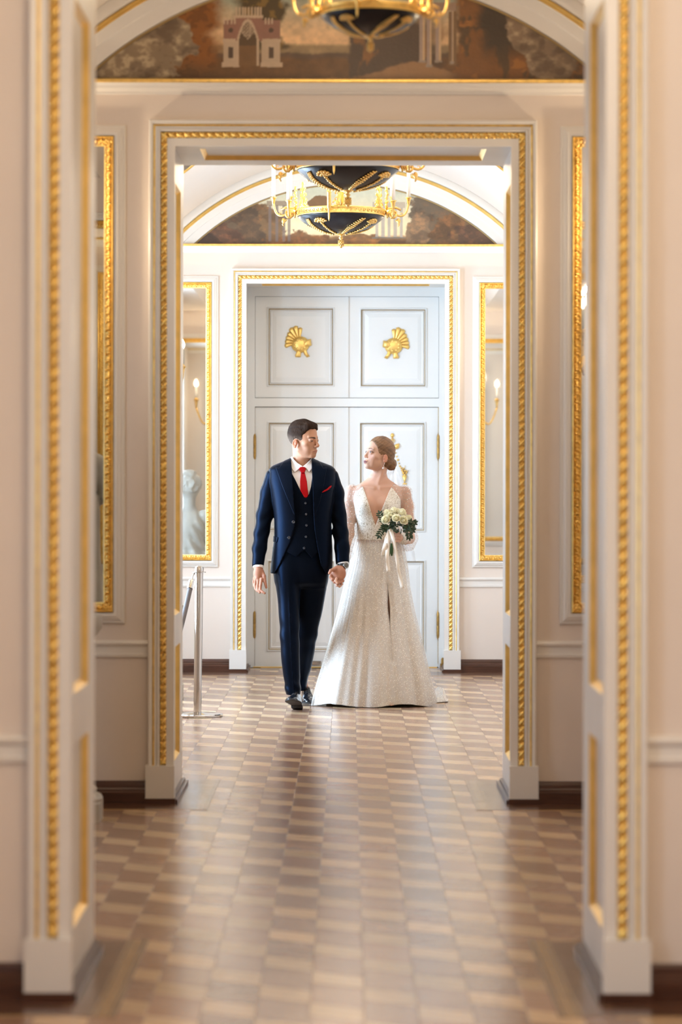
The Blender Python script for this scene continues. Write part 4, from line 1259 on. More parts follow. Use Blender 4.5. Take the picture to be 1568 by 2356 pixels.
def skin_paint(L, base, lips, male, brow, lash=(0.02, .012, .01), blush=0.0, brow_d=.8):
    x = np.abs(L[:, 0]); f = L[:, 1]; u = L[:, 2]
    C = np.tile(np.asarray(base, float), (len(L), 1))
    def mixc(m, c): C[:] = C * (1 - m[:, None]) + np.asarray(c) * m[:, None]
    if male: mixc(.30 * sm(.0, -.05, u) * sm(-.02, .03, f) * sm(-.12, -.10, u), np.asarray(base) * (.62, .66, .72))
    mixc(blush * np.exp(-((x - .045)/.018)**2 - ((u + .035)/.02)**2) * sm(.02, .05, f), (.66, .26, .20))
    mixc(.35 * np.exp(-((x)/.016)**2 - ((u + .036)/.012)**2) * sm(.09, .1, f), np.asarray(base) * (1.02, .74, .66))
    mixc(.6 * sm(.068, .078, x) * sm(-.062, -.052, u) * sm(.012, .002, u) * sm(.012, .002, f), np.asarray(base) * (1.05, .62, .50))
    wl = np.clip(1 - (x / .0245)**2, 0, 1)
    m = sm(.0, .0016, np.minimum((-.0702 + (.0108 if not male else .0075) * wl) - u, u - (-.0702 - (.0125 if not male else .0088) * wl))) * (f > .07) * (x < .0245)
    mixc(m * (.9 if not male else .6), lips); mixc(.7 * np.exp(-((u + .0702)/.0011)**2) * (x < .022) * (f > .075), np.asarray(lips) * .35)
    bu = (.0105 if male else .0205) + .006 * np.sqrt(np.clip((x - .008)/.028, 0, 1)) - (.30 if male else .50) * np.clip(x - .034, 0, 1)
    bw = (.0050 if male else .0034) * np.clip(1.15 - (x - .012)/.048, .30, 1)
    m = sm(1.2, .6, np.abs(u - bu) / bw) * sm(.007, .012, x) * sm(.055, .047, x) * (f > .015); mixc(brow_d * m, brow)
    return C, mixc, x, f, u
def eye_paint(mixc, x, f, u, slit, slit_u, lash, strength):
    w = np.clip(1 - ((x - .0315)/.0145)**2, 0, 1)
    top = slit_u + (slit + .0005) * np.sqrt(w)
    m = np.exp(-((u - top - .0010)/.0023)**2) * sm(.0, .12, w + .15*(x > .0315)) * (x > .014) * (x < .049) * (f > .045); mixc(strength * m, lash)
    m = np.exp(-((u - (slit_u - slit*np.sqrt(w)) + .0005)/.0012)**2) * (w > .02) * (f > .055); mixc(.45 * strength * m, lash)
    m = np.exp(-((x - .034)/.016)**2 - ((u - .009)/.007)**2) * (f > .05); mixc(.35 * strength, lash) if False else mixc(.42 * strength * m, np.asarray(lash) * 7)

M['skin_m'] = mat('tanned_skin', (.55, .30, .19), .56, spec=.32, sss=.12, vcol='Col')
M['skin_f'] = mat('fair_skin', (.70, .44, .33), .54, spec=.34, sss=.12, vcol='Col')
M['eye'] = mat('eye_white', (.46, .44, .43), .3)
M['iris_b'] = mat('brown_iris', (.012, .006, .004), .35)
M['iris_l'] = mat('blue_iris', (.010, .013, .018), .35)

# ================================================================== MARBLE STATUES
def pedestal(x, y, parent, zt, r):
    mb = MB()
    a0 = PI/8
    mb.lathe([(r*1.30, 0), (r*1.30, .078), (r*1.27, .084)], (x, y, 0), 8, a0=a0)
    mb.lathe([(r*1.22, .082), (r*1.24, .094), (r*1.20, .108), (r*1.10, .116), (r*1.08, .124), (r*1.11, .132), (r*1.07, .142), (r, .150), (r*.97, .17), (r*.95, zt - .12), (r*1.0, zt - .10), (r*1.1, zt - .08), (r*1.22, zt - .05), (r*1.22, zt)], (x, y, 0), 40)
    return mb.build('pedestal', M['agedmarble'], parent, angle=40)
sx, sy = -1.262, 12.06
st = empty('marble_statue', (sx, sy, 0)); tag(st, 'white marble statue on a round pedestal with stepped base, left of the middle doorway', 'statue')
pedestal(sx, sy, st, .86, .185)
def fig(p):
    q = p - np.array([sx, sy, .86])
    d = Loft([(0, -.14, .14, 0, .13, .13), (.03, -.13, .13, 0, .12, .12), (.25, -.105, .10, 0, .095, .1), (.42, -.10, .10, 0, .09, .09), (.52, -.075, .08, .01, .065, .07), (.62, -.095, .095, .0, .075, .07), (.70, -.085, .085, .01, .06, .06), (.73, -.04, .04, .01, .04, .04)])(q)
    d = d + .007 * np.sin(np.arctan2(q[:, 1], q[:, 0]) * 9 + q[:, 2] * 7) * (q[:, 2] < .5)
    d = smin(d, cap(q, (0, .005, .70), (.005, 0, .79), .034, .03), .02)
    d = smin(d, ell(q, (.008, -.008, .85), (.050, .060, .070)), .015); d = smin(d, ell(q, (.008, .03, .865), (.055, .05, .055)), .02)
    d = smin(d, cap(q, (.008, -.06, .855), (.008, -.078, .838), .007, .009), .01)
    for s in (-1, 1):
        d = smin(d, chain(q, [(s*.095, 0, .66, .034), (s*.125, .0, .50, .030), (s*.06, -.085, .46, .024), (s*.02, -.10, .50, .02)]), .02)
    return d
sdf_obj('draped_figure', [(fig, (sx - .24, sy - .24, .855), (sx + .24, sy + .24, 1.82), .0085)], M['agedmarble'], st)
px_, py_ = -1.365, 19.0
pu = empty('marble_statue', (px_, py_, 0)); tag(pu, 'curly-haired marble child statue, seen reflected in the mirror left of the end door', 'statue')
pedestal(px_, py_, pu, .62, .22)
def putto(p):
    q = p - np.array([px_, py_, .62])
    d = ell(q, (0, 0, .12), (.19, .18, .14)); d = smin(d, ell(q, (0, .0, .42), (.135, .11, .20)), .06); d = smin(d, ell(q, (0, -.03, .30), (.13, .12, .13)), .06)
    d = smin(d, ell(q, (0, -.01, .80), (.095, .105, .115)), .03); d = smin(d, sph(q, (.02, -.10, .775), .045), .04)
    d = d + (.030*np.abs(noise3(q*34)) + .05*np.abs(noise3(q*17)) - .022) * sm(.74, .78, q[:, 2] + .25*(q[:, 1] + .02))
    d = smin(d, cap(q, (0, 0, .55), (0, 0, .72), .055, .055), .03)
    d = d + .010*np.sin((q[:, 0]*1.2 + q[:, 2]*.8)*48 + 4*noise3(q*8))*sm(.0, .05, q[:, 0] - .3*(q[:, 2] - .4))*(q[:, 2] < .58)
    for s in (-1, 1):
        d = smin(d, chain(q, [(s*.13, 0, .54, .05), (s*.20, -.05, .36, .043), (s*.12, -.17, .25, .034)]), .03)
        d = smin(d, chain(q, [(s*.09, -.04, .20, .075), (s*.13, -.24, .17, .06), (s*.11, -.22, -.10, .042)]), .03)
    d = smin(d, sph(q, (.10, -.20, .30), .12), .015)
    return d
sdf_obj('seated_child', [(putto, (px_ - .32, py_ - .36, .50), (px_ + .32, py_ + .25, 1.62), .008)], M['agedmarble'], pu)

# ================================================================== THE MAN
YG = 18.15
KG = YG / FPX
gx = lambda u: (u - VPX) * KG
gz = lambda v: CAMZ - (v - VPY) * KG
gp = lambda u, v, dy=0.0: (gx(u), YG + dy, gz(v))
gpoly = lambda pts: [(gx(u), gz(v)) for u, v in pts]
man = empty('person', (gx(692), YG + .1, 0))
tag(man, 'dark-haired man walking in a navy three-piece suit and red tie, holding hands', 'person')

def suit_mat(name, col, sp=.55):
    m, nt, b = new_mat(name)
    tc = nd(nt, 'ShaderNodeTexCoord')
    n = nd(nt, 'ShaderNodeTexNoise', i_Scale=420.0, i_Detail=2.0); nt.links.new(tc.outputs['Object'], n.inputs['Vector'])
    bp = nd(nt, 'ShaderNodeBump', i_Strength=.12, i_Distance=.002); nt.links.new(n.outputs['Fac'], bp.inputs['Height']); nt.links.new(bp.outputs[0], b.inputs['Normal'])
    b.inputs['Base Color'].default_value = (*col, 1); b.inputs['Roughness'].default_value = .36
    b.inputs['Specular IOR Level'].default_value = sp; b.inputs['Specular Tint'].default_value = (.02, .32, 1.0, 1)
    b.inputs['Sheen Weight'].default_value = .07; b.inputs['Sheen Roughness'].default_value = .3; b.inputs['Sheen Tint'].default_value = (.0, .28, 1.0, 1)
    return m
M['suit'] = suit_mat('navy_wool', (.0040, .0044, .0066), .085)
M['vest'] = suit_mat('navy_waistcoat_wool', (.0034, .0040, .0062), .05)
M['shirt'] = mat('white_cotton', (.82, .78, .75), .6, bump=.05, bscale=300)
M['tie'] = mat('red_silk', (.33, .0008, .003), .5, spec=.12)
M['shoe'] = mat('black_leather', (.008, .009, .012), .16, coat=.5, coat_r=.08)
M['sole'] = mat('shoe_sole', (.022, .018, .016), .6)
M['button'] = mat('dark_horn_button', (.03, .032, .04), .2)
M['hair_m'] = mat('dark_brown_hair', (.05, .03, .02), .72, spec=.08, vcol='Col', bump=.5, bscale=130, stretch=(1, 1, .35))

# ---- pose: head
HC = np.array([gx(698.0), YG - .005, gz(1011.5)]); HR = frame(57, -3, 0); HS = 1.0
to_head = lambda P: ((P - HC) @ HR) / HS
def man_head(P):
    L = to_head(P)
    d = head_sdf(L, True, .0020, -.0065) * HS
    return smin(d, chain(P, [(gx(691), YG + .045, gz(1024), .053), (gx(692.5), YG + .04, gz(1055), .054), (gx(693), YG + .05, gz(1085), .062)]), .022)
# ---- hands
def fing(pts, r0, r1, dy0=0, dys=None):
    n = len(pts)
    return [(*gp(u, v, (dys[i] if dys else dy0)), r0 + (r1 - r0)*i/(n - 1)) for i, (u, v) in enumerate(pts)]
RH = [fing([(602.5, 1332), (600.8, 1345), (600, 1356), (606, 1361), (610.5, 1363.2)], .0096, .0072, dys=[-.10, -.115, -.12, -.13, -.135]),
      fing([(595.5, 1334), (594, 1347), (594.5, 1357), (599, 1362)], .0098, .0074, dys=[-.095, -.105, -.115, -.125]),
      fing([(589.5, 1333.5), (588, 1345), (589, 1354), (593, 1358.5)], .0092, .0070, dys=[-.085, -.09, -.10, -.11]),
      fing([(585.5, 1329), (584.3, 1339), (585.3, 1347), (588, 1351)], .0080, .0062, dys=[-.07, -.07, -.08, -.09]),
      fing([(603, 1314), (608.5, 1325), (610.3, 1337), (613.6, 1350.5)], .0135, .0078, dys=[-.07, -.09, -.10, -.105])]
LH = [fing([(771, 1334), (765, 1332), (760.5, 1327), (762, 1321)], .0098, .008, dys=[-.10, -.115, -.105, -.085]),
      fing([(776, 1337), (770, 1338), (765.5, 1333.5), (767, 1327)], .0098, .008, dys=[-.10, -.115, -.11, -.085]),
      fing([(782, 1337.5), (778, 1340), (773, 1338), (772, 1331)], .0092, .0075, dys=[-.09, -.105, -.10, -.08]),
      fing([(788, 1335.5), (785, 1338.5), (781, 1339), (779, 1333)], .0082, .007, dys=[-.075, -.09, -.085, -.07]),
      fing([(776, 1305), (767.5, 1309), (761, 1311.5), (757.5, 1317.5)], .0125, .0082, dys=[-.08, -.10, -.115, -.12])]
def man_rhand(P):
    d = chain(P, [(*gp(594.5, 1296, -.055), .026), (*gp(595, 1306, -.06), .026), (*gp(595, 1318, -.07), .025), (*gp(594, 1329, -.085), .020)], .01)
    d = smin(d, ell(P, gp(594.5, 1320, -.078), (.030, .019, .042)), .012)
    for k, f in enumerate(RH): d = smin(d, chain(P, f, .003), .010 if k == 4 else .005)
    for f in RH[:3]: d = smin(d, sph(P, f[0][:3], .0106), .005)
    for f in RH[:1] + RH[4:]:                              # nails
        t = np.array(f[-1][:3]); d = smax(d, -ell(P, t + (.001, -.0085, .001), (.0046, .003, .0055)), .001)
    return d
def man_lhand(P):
    d = chain(P, [(*gp(790, 1288, -.035), .027), (*gp(787, 1302, -.045), .027), (*gp(781, 1316, -.07), .029), (*gp(779, 1328, -.085), .024)], .012)
    d = smin(d, ell(P, gp(779, 1319, -.085), (.046, .020, .048)), .015)
    for k, f in enumerate(LH): d = smin(d, chain(P, f, .003), .011 if k == 4 else .006)
    for f in LH[:4]: d = smin(d, sph(P, f[0][:3], .0115), .005)
    return d
# ---- torso and limbs
TR = lambda rows: [(gz(v), gx(l), gx(r), YG + yc, df, db) for v, l, r, yc, df, db in rows]
torso = Loft(TR([(1052, 672, 716, .05, .058, .060), (1056, 664, 722, .05, .066, .066), (1061, 652, 734, .05, .076, .076), (1067, 637, 750, .05, .086, .085), (1073, 624, 764, .045, .092, .092),
                 (1082, 617, 772, .04, .102, .10), (1100, 617, 773, .03, .118, .11), (1130, 621, 770, .02, .132, .118), (1160, 625, 766, .02, .130, .118), (1200, 629, 762.5, .02, .124, .115),
                 (1235, 628.5, 763, .02, .124, .118), (1270, 624.5, 764, .02, .132, .128), (1300, 621.5, 764, .02, .138, .134), (1321, 620, 762, .02, .140, .136)]), 2.25)
def arm_chain(side):
    if side < 0:
        return [(*gp(630, 1097, .045), .056), (*gp(618.5, 1135, .045), .057), (*gp(609.5, 1185, .035), .052), (*gp(603, 1225, .015), .0485), (*gp(598, 1262, -.02), .0455), (*gp(594.8, 1303, -.055), .0395)]
    return [(*gp(758, 1097, .045), .057), (*gp(769, 1135, .045), .057), (*gp(778.5, 1185, .04), .050), (*gp(783.5, 1225, .025), .0485), (*gp(787, 1260, -.01), .0465), (*gp(788.8, 1295, -.04), .0425)]
fold = lambda P, s, a: a * noise3(P * s)
def jacket_raw(P):
    d = torso(P, cap=.006)
    for s in (-1, 1):
        e = chain(P, arm_chain(s), .02)
        z1 = gz(1302.5) if s < 0 else gz(1296)
        a = arm_chain(s); n = np.array(a[-1][:3]) - np.array(a[-2][:3]); n /= np.linalg.norm(n)
        e = smax(e, (P - np.array(a[-1][:3])) @ n - .001, .003)
        # drape folds gathered inside the elbow
        w = np.exp(-((P[:, 2] - gz(1205)) / .13)**2)
        e = e + .0019 * np.sin((P[:, 2] * 1.0 + s * P[:, 0] * .9 - P[:, 1] * .5) * 78 + 6*noise3(P*8)) * (.2 + w) * .7 + fold(P, np.array([12., 12., 8.]), .005)
        sg = .0030 * np.exp(-((d - e) / .005)**2) * sm(gz(1150), gz(1120), P[:, 2])
        d = smin(d, e, .008) + sg
    return d + fold(P, np.array([6., 5., 3.2]), .010) * sm(gz(1090), gz(1130), P[:, 2])
OPEN = gpoly([(668, 1040), (670.5, 1075), (672, 1092), (675, 1130), (678, 1172), (679.3, 1187.4), (679.2, 1206), (674.5, 1228), (666, 1252), (655, 1276), (645, 1298), (637, 1312), (626, 1325),
              (757, 1332), (752, 1322), (739, 1300), (735.5, 1284), (729.7, 1255), (724, 1221), (721.7, 1192), (720.5, 1152), (718.8, 1106), (717, 1083), (715.6, 1040)])
def jacket(P):
    d = jacket_raw(P)
    o = poly2(P[:, 0], P[:, 2], OPEN)
    cut = np.maximum(o, P[:, 1] - (YG + .045))
    return smax(d, -cut, .003)
lo = (gx(572), YG - .20, gz(1330)); hi = (gx(812), YG + .21, gz(1040))
jk = sdf_obj('jacket', [(jacket, lo, hi, .0042)], M['suit'], man)
def layer(name, f, poly, off, th, m, parent, h=.0026, lo_=None, hi_=None, edge=.0015, back=YG + .03):
    """cloth piece lying on the front of surface f, outlined by a polygon in the front view"""
    pts = np.array(poly)
    def g(P):
        d = np.abs(f(P) - off) - th
        d = smax(d, poly2(P[:, 0], P[:, 2], poly), edge)
        return np.maximum(d, P[:, 1] - back)
    a = pts.min(0) - .012; b = pts.max(0) + .012
    return sdf_obj(name, [(g, (a[0], YG - .22, a[1]), (b[0], back + .01, b[1]), h)], m, parent)
layer('lapel', jacket_raw, gpoly([(633.5, 1075.5), (642, 1077.5), (647, 1069.5), (652, 1061), (661, 1054), (669, 1050), (670.3, 1075), (673, 1110), (676.5, 1155), (679.3, 1188), (676, 1182), (662, 1149), (648, 1115)]), .003, .0042, M['suit'], jk)
layer('lapel', jacket_raw, gpoly([(751.5, 1075.5), (743.5, 1077.5), (739, 1069.5), (734, 1061.5), (726, 1055), (716.5, 1050), (717, 1080), (719.2, 1115), (720.8, 1160), (722, 1190), (727, 1180), (736, 1155), (745, 1117)]), .003, .0042, M['suit'], jk)
layer('pocket_flap', jacket_raw, gpoly([(627, 1233), (640, 1236), (637.5, 1247.5), (634, 1249), (626, 1246)]), .002, .0025, M['suit'], jk)
layer('breast_pocket', jacket_raw, gpoly([(739, 1132.5), (761.5, 1123), (762.5, 1127.5), (740, 1137)]), .0018, .002, M['suit'], jk)
layer('pocket_square', jacket_raw, gpoly([(740, 1132.8), (746, 1127.5), (752, 1124.5), (757, 1119.5), (761, 1116.8), (762.8, 1118), (761, 1122), (754, 1128), (747, 1131.5), (741, 1133.6)]), .0045, .004, M['tie'], man, h=.0022)
# ---- waistcoat, shirt, tie
inner = lambda off: (lambda P: torso(P, off))
VN = [(670, 1060), (671, 1088.7), (680.4, 1106), (690.7, 1127.7), (700, 1144.6), (703.5, 1145.6), (706.5, 1144), (711, 1136), (715.5, 1119), (718.5, 1096), (720, 1060)]
VEST = gpoly(VN + [(735, 1060), (735, 1150), (737, 1262), (730, 1272), (718, 1284), (701, 1264.4), (682.7, 1280.6), (660.8, 1270), (652, 1262), (652, 1100), (655, 1060)])
def vest(P):
    d = torso(P, -.010) + fold(P, np.array([8., 6., 6.]), .005)
    pl = smax(poly2(P[:, 0], P[:, 2], VEST), P[:, 1] - (YG + .03), 0)
    return smax(d, pl, .003)
vs = sdf_obj('waistcoat', [(vest, (gx(648), YG - .15, gz(1290)), (gx(742), YG + .06, gz(1056)), .0034)], M['vest'], man)
def front_y(f, x, z, y0=YG - .25, y1=YG + .1, n=280):
    ys = np.linspace(y0, y1, n); P = np.stack([np.full(n, x), ys, np.full(n, z)], 1); d = f(P); k = np.argmax(d < 0)
    return ys[k] if (d < 0).any() else y1
def button(name, f, u, v, r, m, parent):
    x, z = gx(u), gz(v); y = front_y(f, x, z)
    mb = MB(); prof = [(r, 0), (r, .0025), (r*.85, .0038), (r*.6, .003), (0, .0028)]
    n = 14
    rows = [[(x + q*math.cos(2*PI*k/n), y - t, z + q*math.sin(2*PI*k/n)) for k in range(n)] for q, t in prof]
    mb.grid(rows, cu=True, flip=True); mb.build(name, m, parent, smooth=True)
for (u, v) in ((703, 1157.7), (704.5, 1182.8), (705.3, 1208.5), (704.2, 1234.5), (700, 1260.5)): button('waistcoat_button', vest, u, v, .0078, M['button'], vs)
for (u, v) in ((675.6, 1201), (665.4, 1236.8)): button('jacket_button', jacket, u, v, .0105, M['button'], jk)
mb = MB()
zs = [gz(v) for v in (1150, 1262)]
shirt_f = lambda P: smax(torso(P, -.020), smax(poly2(P[:, 0], P[:, 2], gpoly([(660, 1066), (672, 1062), (684, 1068), (696.4, 1074), (707, 1066), (716, 1062), (726, 1066), (726, 1160), (660, 1160)])), P[:, 1] - (YG + .05)), .003)
sh = sdf_obj('shirt', [(shirt_f, (gx(655), YG - .14, gz(1165)), (gx(732), YG + .07, gz(1046)), .0036)], M['shirt'], man)
# collar: a stand round the neck and two spread wings
cz0, cz1 = gz(1083), gz(1050)
def neckline(P): return chain(P, [(gx(692.5), YG + .04, gz(1050), .061), (gx(693), YG + .045, gz(1076), .066), (gx(693), YG + .04, gz(1095), .078)], .01)
WING_L = gpoly([(666, 1056), (670, 1050.5), (672.5, 1052), (676, 1058), (684, 1065.5), (696.6, 1073), (696.6, 1075), (690, 1077.5), (677.5, 1087.5), (671.5, 1079), (668, 1068)])
WING_R = gpoly([(721, 1056), (716.5, 1053.5), (711, 1060.5), (704.5, 1067), (696.6, 1073), (696.6, 1075), (703.5, 1077.5), (711, 1086.8), (717, 1080), (720, 1068)])
collar_f = lambda P: smin(neckline(P), torso(P, -.020), .02)
for w in (WING_L, WING_R):
    layer('shirt_collar', collar_f, w, .0075, .0030, M['shirt'], sh, h=.0022, back=YG + .08)
TK = gpoly([(686.8, 1079.2), (690, 1075.3), (696, 1074.2), (701, 1075.2), (704, 1078.6), (701.3, 1086.5), (700.6, 1088.6), (692.4, 1088.4), (691.8, 1086.5)])
tie_f = lambda P: smin(torso(P, -.017), neckline(P) - .006, .02)
tk = layer('necktie', tie_f, gpoly([(692.2, 1087.5), (701, 1087.8), (704, 1099), (706.2, 1108), (709.6, 1139), (706.8, 1144.5), (701, 1145), (691.2, 1129), (690.2, 1108.5)]), .004, .0045, M['tie'], man, h=.0024)
layer('tie_knot', tie_f, TK, .009, .0075, M['tie'], tk, h=.0022, edge=.004)
# cuffs
for s, z1 in ((-1, 1302), (1, 1296)):
    a = arm_chain(s); c = np.array(a[-1][:3]); n = c - np.array(a[-2][:3]); n /= np.linalg.norm(n)
    mb = MB(); r = a[-1][3] - .006
    mb.tube([c - n*.02, c + n*.010, c + n*.0105, c - n*.01], [r, r, r - .003, r - .003], 28); mb.build('shirt_cuff', M['shirt'], man, smooth=False)
# ---- trousers: two legs, the near one striding
LEG_F = Loft(TR([(1262, 630, 694, .03, .10, .10), (1310, 631, 692, .02, .110, .11), (1345, 634, 690.5, .00, .098, .105), (1385, 639, 690.3, -.02, .085, .098), (1430, 642.5, 690, -.045, .074, .085), (1470, 645, 690, -.065, .066, .075), (1520, 648.5, 691, -.085, .062, .066), (1565, 654.5, 692.3, -.095, .060, .062), (1596, 659.3, 693.2, -.10, .060, .062)]), 2.0)
LEG_B = Loft(TR([(1262, 684, 757, .05, .10, .10), (1310, 680, 755, .05, .105, .11), (1345, 678, 752, .06, .095, .105), (1385, 676, 745.5, .09, .085, .09), (1430, 674, 737, .13, .072, .08), (1470, 674, 729, .18, .064, .072), (1505, 674, 722, .24, .060, .066), (1545, 674, 714.5, .33, .060, .062), (1575, 676, 706, .40, .060, .062), (1600, 680, 703, .42, .060, .062)]), 2.0)
def trousers(P):
    a = LEG_F(P, cap=.003); b = LEG_B(P, cap=.003)
    cr = np.abs(P[:, 0] - np.interp(P[:, 2], [gz(1596), gz(1480), gz(1330)], [gx(679), gx(671), gx(664)]))
    a = a - .007 * np.exp(-cr / .006) * sm(gz(1330), gz(1400), P[:, 2])          # pressed crease
    a = a + .0025 * np.sin((P[:, 2] + .5*P[:, 0]) * 46 + 4*noise3(P*6)) * np.exp(-((P[:, 2] - gz(1450))/.10)**2) + .006 * np.sin(P[:, 2]*75 + 3*P[:, 0]*20) * np.exp(-((P[:, 2] - gz(1580))/.05)**2) * .6
    b = b + .003 * np.sin((P[:, 2] - .4*P[:, 0]) * 44 + 4*noise3(P*6)) * np.exp(-((P[:, 2] - gz(1470))/.12)**2)
    d = smin(a, b, .012)
    hip = Loft(TR([(1255, 630, 756, .03, .108, .115), (1300, 630, 756, .03, .112, .12), (1338, 633, 752, .03, .104, .115), (1352, 640, 746, .03, .06, .07)]), 2.2)(P)
    return smin(d, hip, .03) + fold(P, np.array([9., 7., 4.]), .007)
sdf_obj('trousers', [(trousers, (gx(622), YG - .20, gz(1606)), (gx(762), YG + .52, gz(1250)), .0042)], M['suit'], man)
# ---- shoes
def shoe(name, heel, toe, up, side, lift, ankle):
    """oxford: heel/toe are ground points of the sole; lift raises the toe of the striding foot"""
    H = np.array(heel); T = np.array(toe); ax = T - H; Ln = np.linalg.norm(ax); ax /= Ln
    upv = np.array([0, 0, 1.]) - ax * ax[2]; upv /= np.linalg.norm(upv); sd = np.cross(ax, upv)
    Rm = np.stack([sd, ax, upv], 1)
    loc = lambda P: (P - H) @ Rm
    def outline(q, off=0):
        t = q[:, 1] / Ln
        hw = np.interp(t, [-.12, 0, .15, .35, .55, .72, .85, .95, 1.04], [.02, .030, .034, .032, .041, .046, .042, .030, .008]) + off
        return np.abs(q[:, 0] - .008*side*np.sin(np.clip(t, 0, 1)*PI)) - hw
    def upper(P):
        q = loc(P); t = np.clip(q[:, 1] / Ln, -.1, 1.05)
        top = np.interp(t, [-.12, -.02, .10, .25, .40, .55, .70, .85, .97, 1.04], [.06, .098, .105, .108, .092, .068, .052, .047, .036, .02])
        hw = np.interp(t, [-.12, 0, .15, .35, .55, .72, .85, .95, 1.04], [.018, .029, .032, .030, .039, .044, .040, .029, .008])
        a = np.abs(q[:, 0]) / hw; b = np.clip(q[:, 2] - .018, 0, 9) / np.maximum(top - .018, .01)
        d = ((a**2.4 + b**2.4)**(1/2.4) - 1) * np.minimum(hw, top) * .9
        d = smax(d, .020 - q[:, 2], .004); d = smax(d, np.maximum(-q[:, 1] - .022, q[:, 1] - Ln - .006), .012)
        d = smax(d, -ell(q, (0, .045, .125), (.024, .040, .04)), .006)
        return d + .0008*np.sin(q[:, 1]*420) * (np.abs(t - .60) < .05)
    o = sdf_obj(name, [(upper, np.minimum(H, T) - .09, np.maximum(H, T) + (.09, .09, .16), .0032)], M['shoe'], man)
    def sole(P):
        q = loc(P); d = outline(q, .0035)
        d = smax(d, np.maximum(-q[:, 1] - .026, q[:, 1] - Ln - .010), .014)
        heelb = np.where(q[:, 1] < .075, .0, .012)
        return smax(d, np.maximum(q[:, 2] - .022, heelb - q[:, 2] + .001), .0015)
    sdf_obj('sole', [(sole, np.minimum(H, T) - .08, np.maximum(H, T) + (.08, .08, .10), .0034)], M['sole'], o)
    w = lambda s, a, u_: H + sd*s + ax*a + upv*u_
    for i in range(5):
        a = Ln*(.34 + .05*i); zt = np.interp((.34 + .05*i), [.25, .40, .55, .70], [.110, .094, .070, .053])
        MB().tube([w(-.016, a, zt - .005), w(-.008, a + .003, zt + .0015), (w(.008, a - .003, zt + .0015)), w(.016, a, zt - .005)], .0022, 6).build('shoelace', M['sole'], o, smooth=True)
    return o
shoe('shoe', (gx(685.5), YG - .055, .0), (gx(670.5), YG - .325, .062), 0, -1, .06, None)
shoe('shoe', ((704 - VPX)*18.62/FPX, 18.63, .012), ((713 - VPX)*18.40/FPX, 18.395, .0), 0, 1, 0, None)
# ---- body: one mesh; fine where skin shows, coarse under the clothes
def man_core(P):
    d = smax(torso(P, -.035), gz(1262) - P[:, 2], .01)
    for s in (-1, 1):
        a = arm_chain(s); d = smin(d, chain(P, [(x, y, z, r*.62) for x, y, z, r in a], .02), .02)
    d = smin(d, cap(P, (gx(693), YG + .05, gz(1100)), (gx(693), YG + .045, gz(1068)), .05, .05), .02)
    d = smin(d, smax(smin(LEG_F(P, -.018), LEG_B(P, -.018), .02), trousers(P) + .022, .0), .01)
    d = smin(d, chain(P, [(*gp(677, 1585, -.10), .024), (gx(685), YG - .075, .085, .022), (gx(678), YG - .18, .070, .014)], .01), .02)
    d = smin(d, chain(P, [((699 - VPX)*18.55/FPX, 18.55, gz(1570), .024), ((704 - VPX)*18.6/FPX, 18.60, .075, .022), ((708 - VPX)*18.53/FPX, 18.53, .055, .016)], .01), .02)
    return d
def man_skin(V):
    L = to_head(V)
    C, mixc, x, f, u = skin_paint(L, (.50, .255, .150), (.40, .14, .11), True, (.022, .012, .008), brow_d=1.0)
    eye_paint(mixc, x, f, u, .0020, -.0065, (.018, .011, .009), .62)
    far = V[:, 2] < gz(1100)
    C[far] = (.42, .19, .115)
    return C
box = lambda pts, m: (np.min(pts, 0) - m, np.max(pts, 0) + m)
rh = np.array([q[:3] for f in RH for q in f] + [gp(594.5, 1292, -.055)]); lh = np.array([q[:3] for f in LH for q in f] + [gp(790, 1286, -.04)])
zones = [(man_head, HC - (.14, .15, .30), HC + (.14, .15, .15), .0024),
         (man_rhand, *box(rh, .04), .0021), (man_lhand, *box(lh, .05), .0022),
         (man_core, (gx(575), YG - .36, .02), (gx(810), YG + .60, gz(1062)), .016)]
body = sdf_obj('body', zones, M['skin_m'], man, man_skin)
# ---- eyes and hair
def eyes(R, C, S, iris, gaze, parent, u0=-.002, fo=.0745, r=.0135):
    for s in (-1, 1):
        c = Vector(C + R @ (np.array([s*.0315, fo, u0])*S))
        mb = MB(); mb.ball(c, r*S, 14, 10); e = mb.build('eyeball', M['eye'], parent, smooth=True)
        g = Vector(R @ np.array([gaze[0], gaze[1], gaze[2]])).normalized()
        t = g.orthogonal().normalized(); b = g.cross(t)
        mb = MB(); rows = []
        for a in (.0, .25, .52): rows.append([c + (g*math.cos(a) + (t*math.cos(2*PI*k/14) + b*math.sin(2*PI*k/14))*math.sin(a))*(r*S*1.02) for k in range(14)])
        mb.grid(rows, cu=True); mb.build('iris', iris, e, smooth=True)
eyes(HR, HC, HS, M['iris_b'], (0.25, 1, -.35), man, u0=-.003)
HAIRP = [(.094, .086), (.086, .074), (.070, .066), (.058, .058), (.050, .040), (.036, .028), (.032, -.018), (.020, -.026), (.012, -.004), (-.012, .006), (-.030, .0), (-.036, -.03), (-.045, -.070), (-.14, -.085), (-.14, .17), (.094, .17)]
def man_hair(P):
    L = to_head(P); x = np.abs(L[:, 0]); q = np.stack([x, L[:, 1], L[:, 2]], 1)
    d = ell(q, (0, -.012, .036), (.0765, .1025, .0895))
    top = ell(q, (0, -.004, .067), (.067, .092, .057)); d = smin(d, top, .02)
    d = smin(d, cap(L, (-.038, .050, .084), (.042, .054, .088), .020, .018), .02)
    st = np.sin(L[:, 0]*260 + 40*L[:, 1] + 9*noise3(L*np.array([40., 12., 30.]))) * .0012 + noise3(L*np.array([90., 26., 60.])) * .006 * sm(.02, .07, L[:, 2])
    d = d + st
    return smax(d, poly2(L[:, 1], L[:, 2], HAIRP) + .006*noise3(L*60), .005)
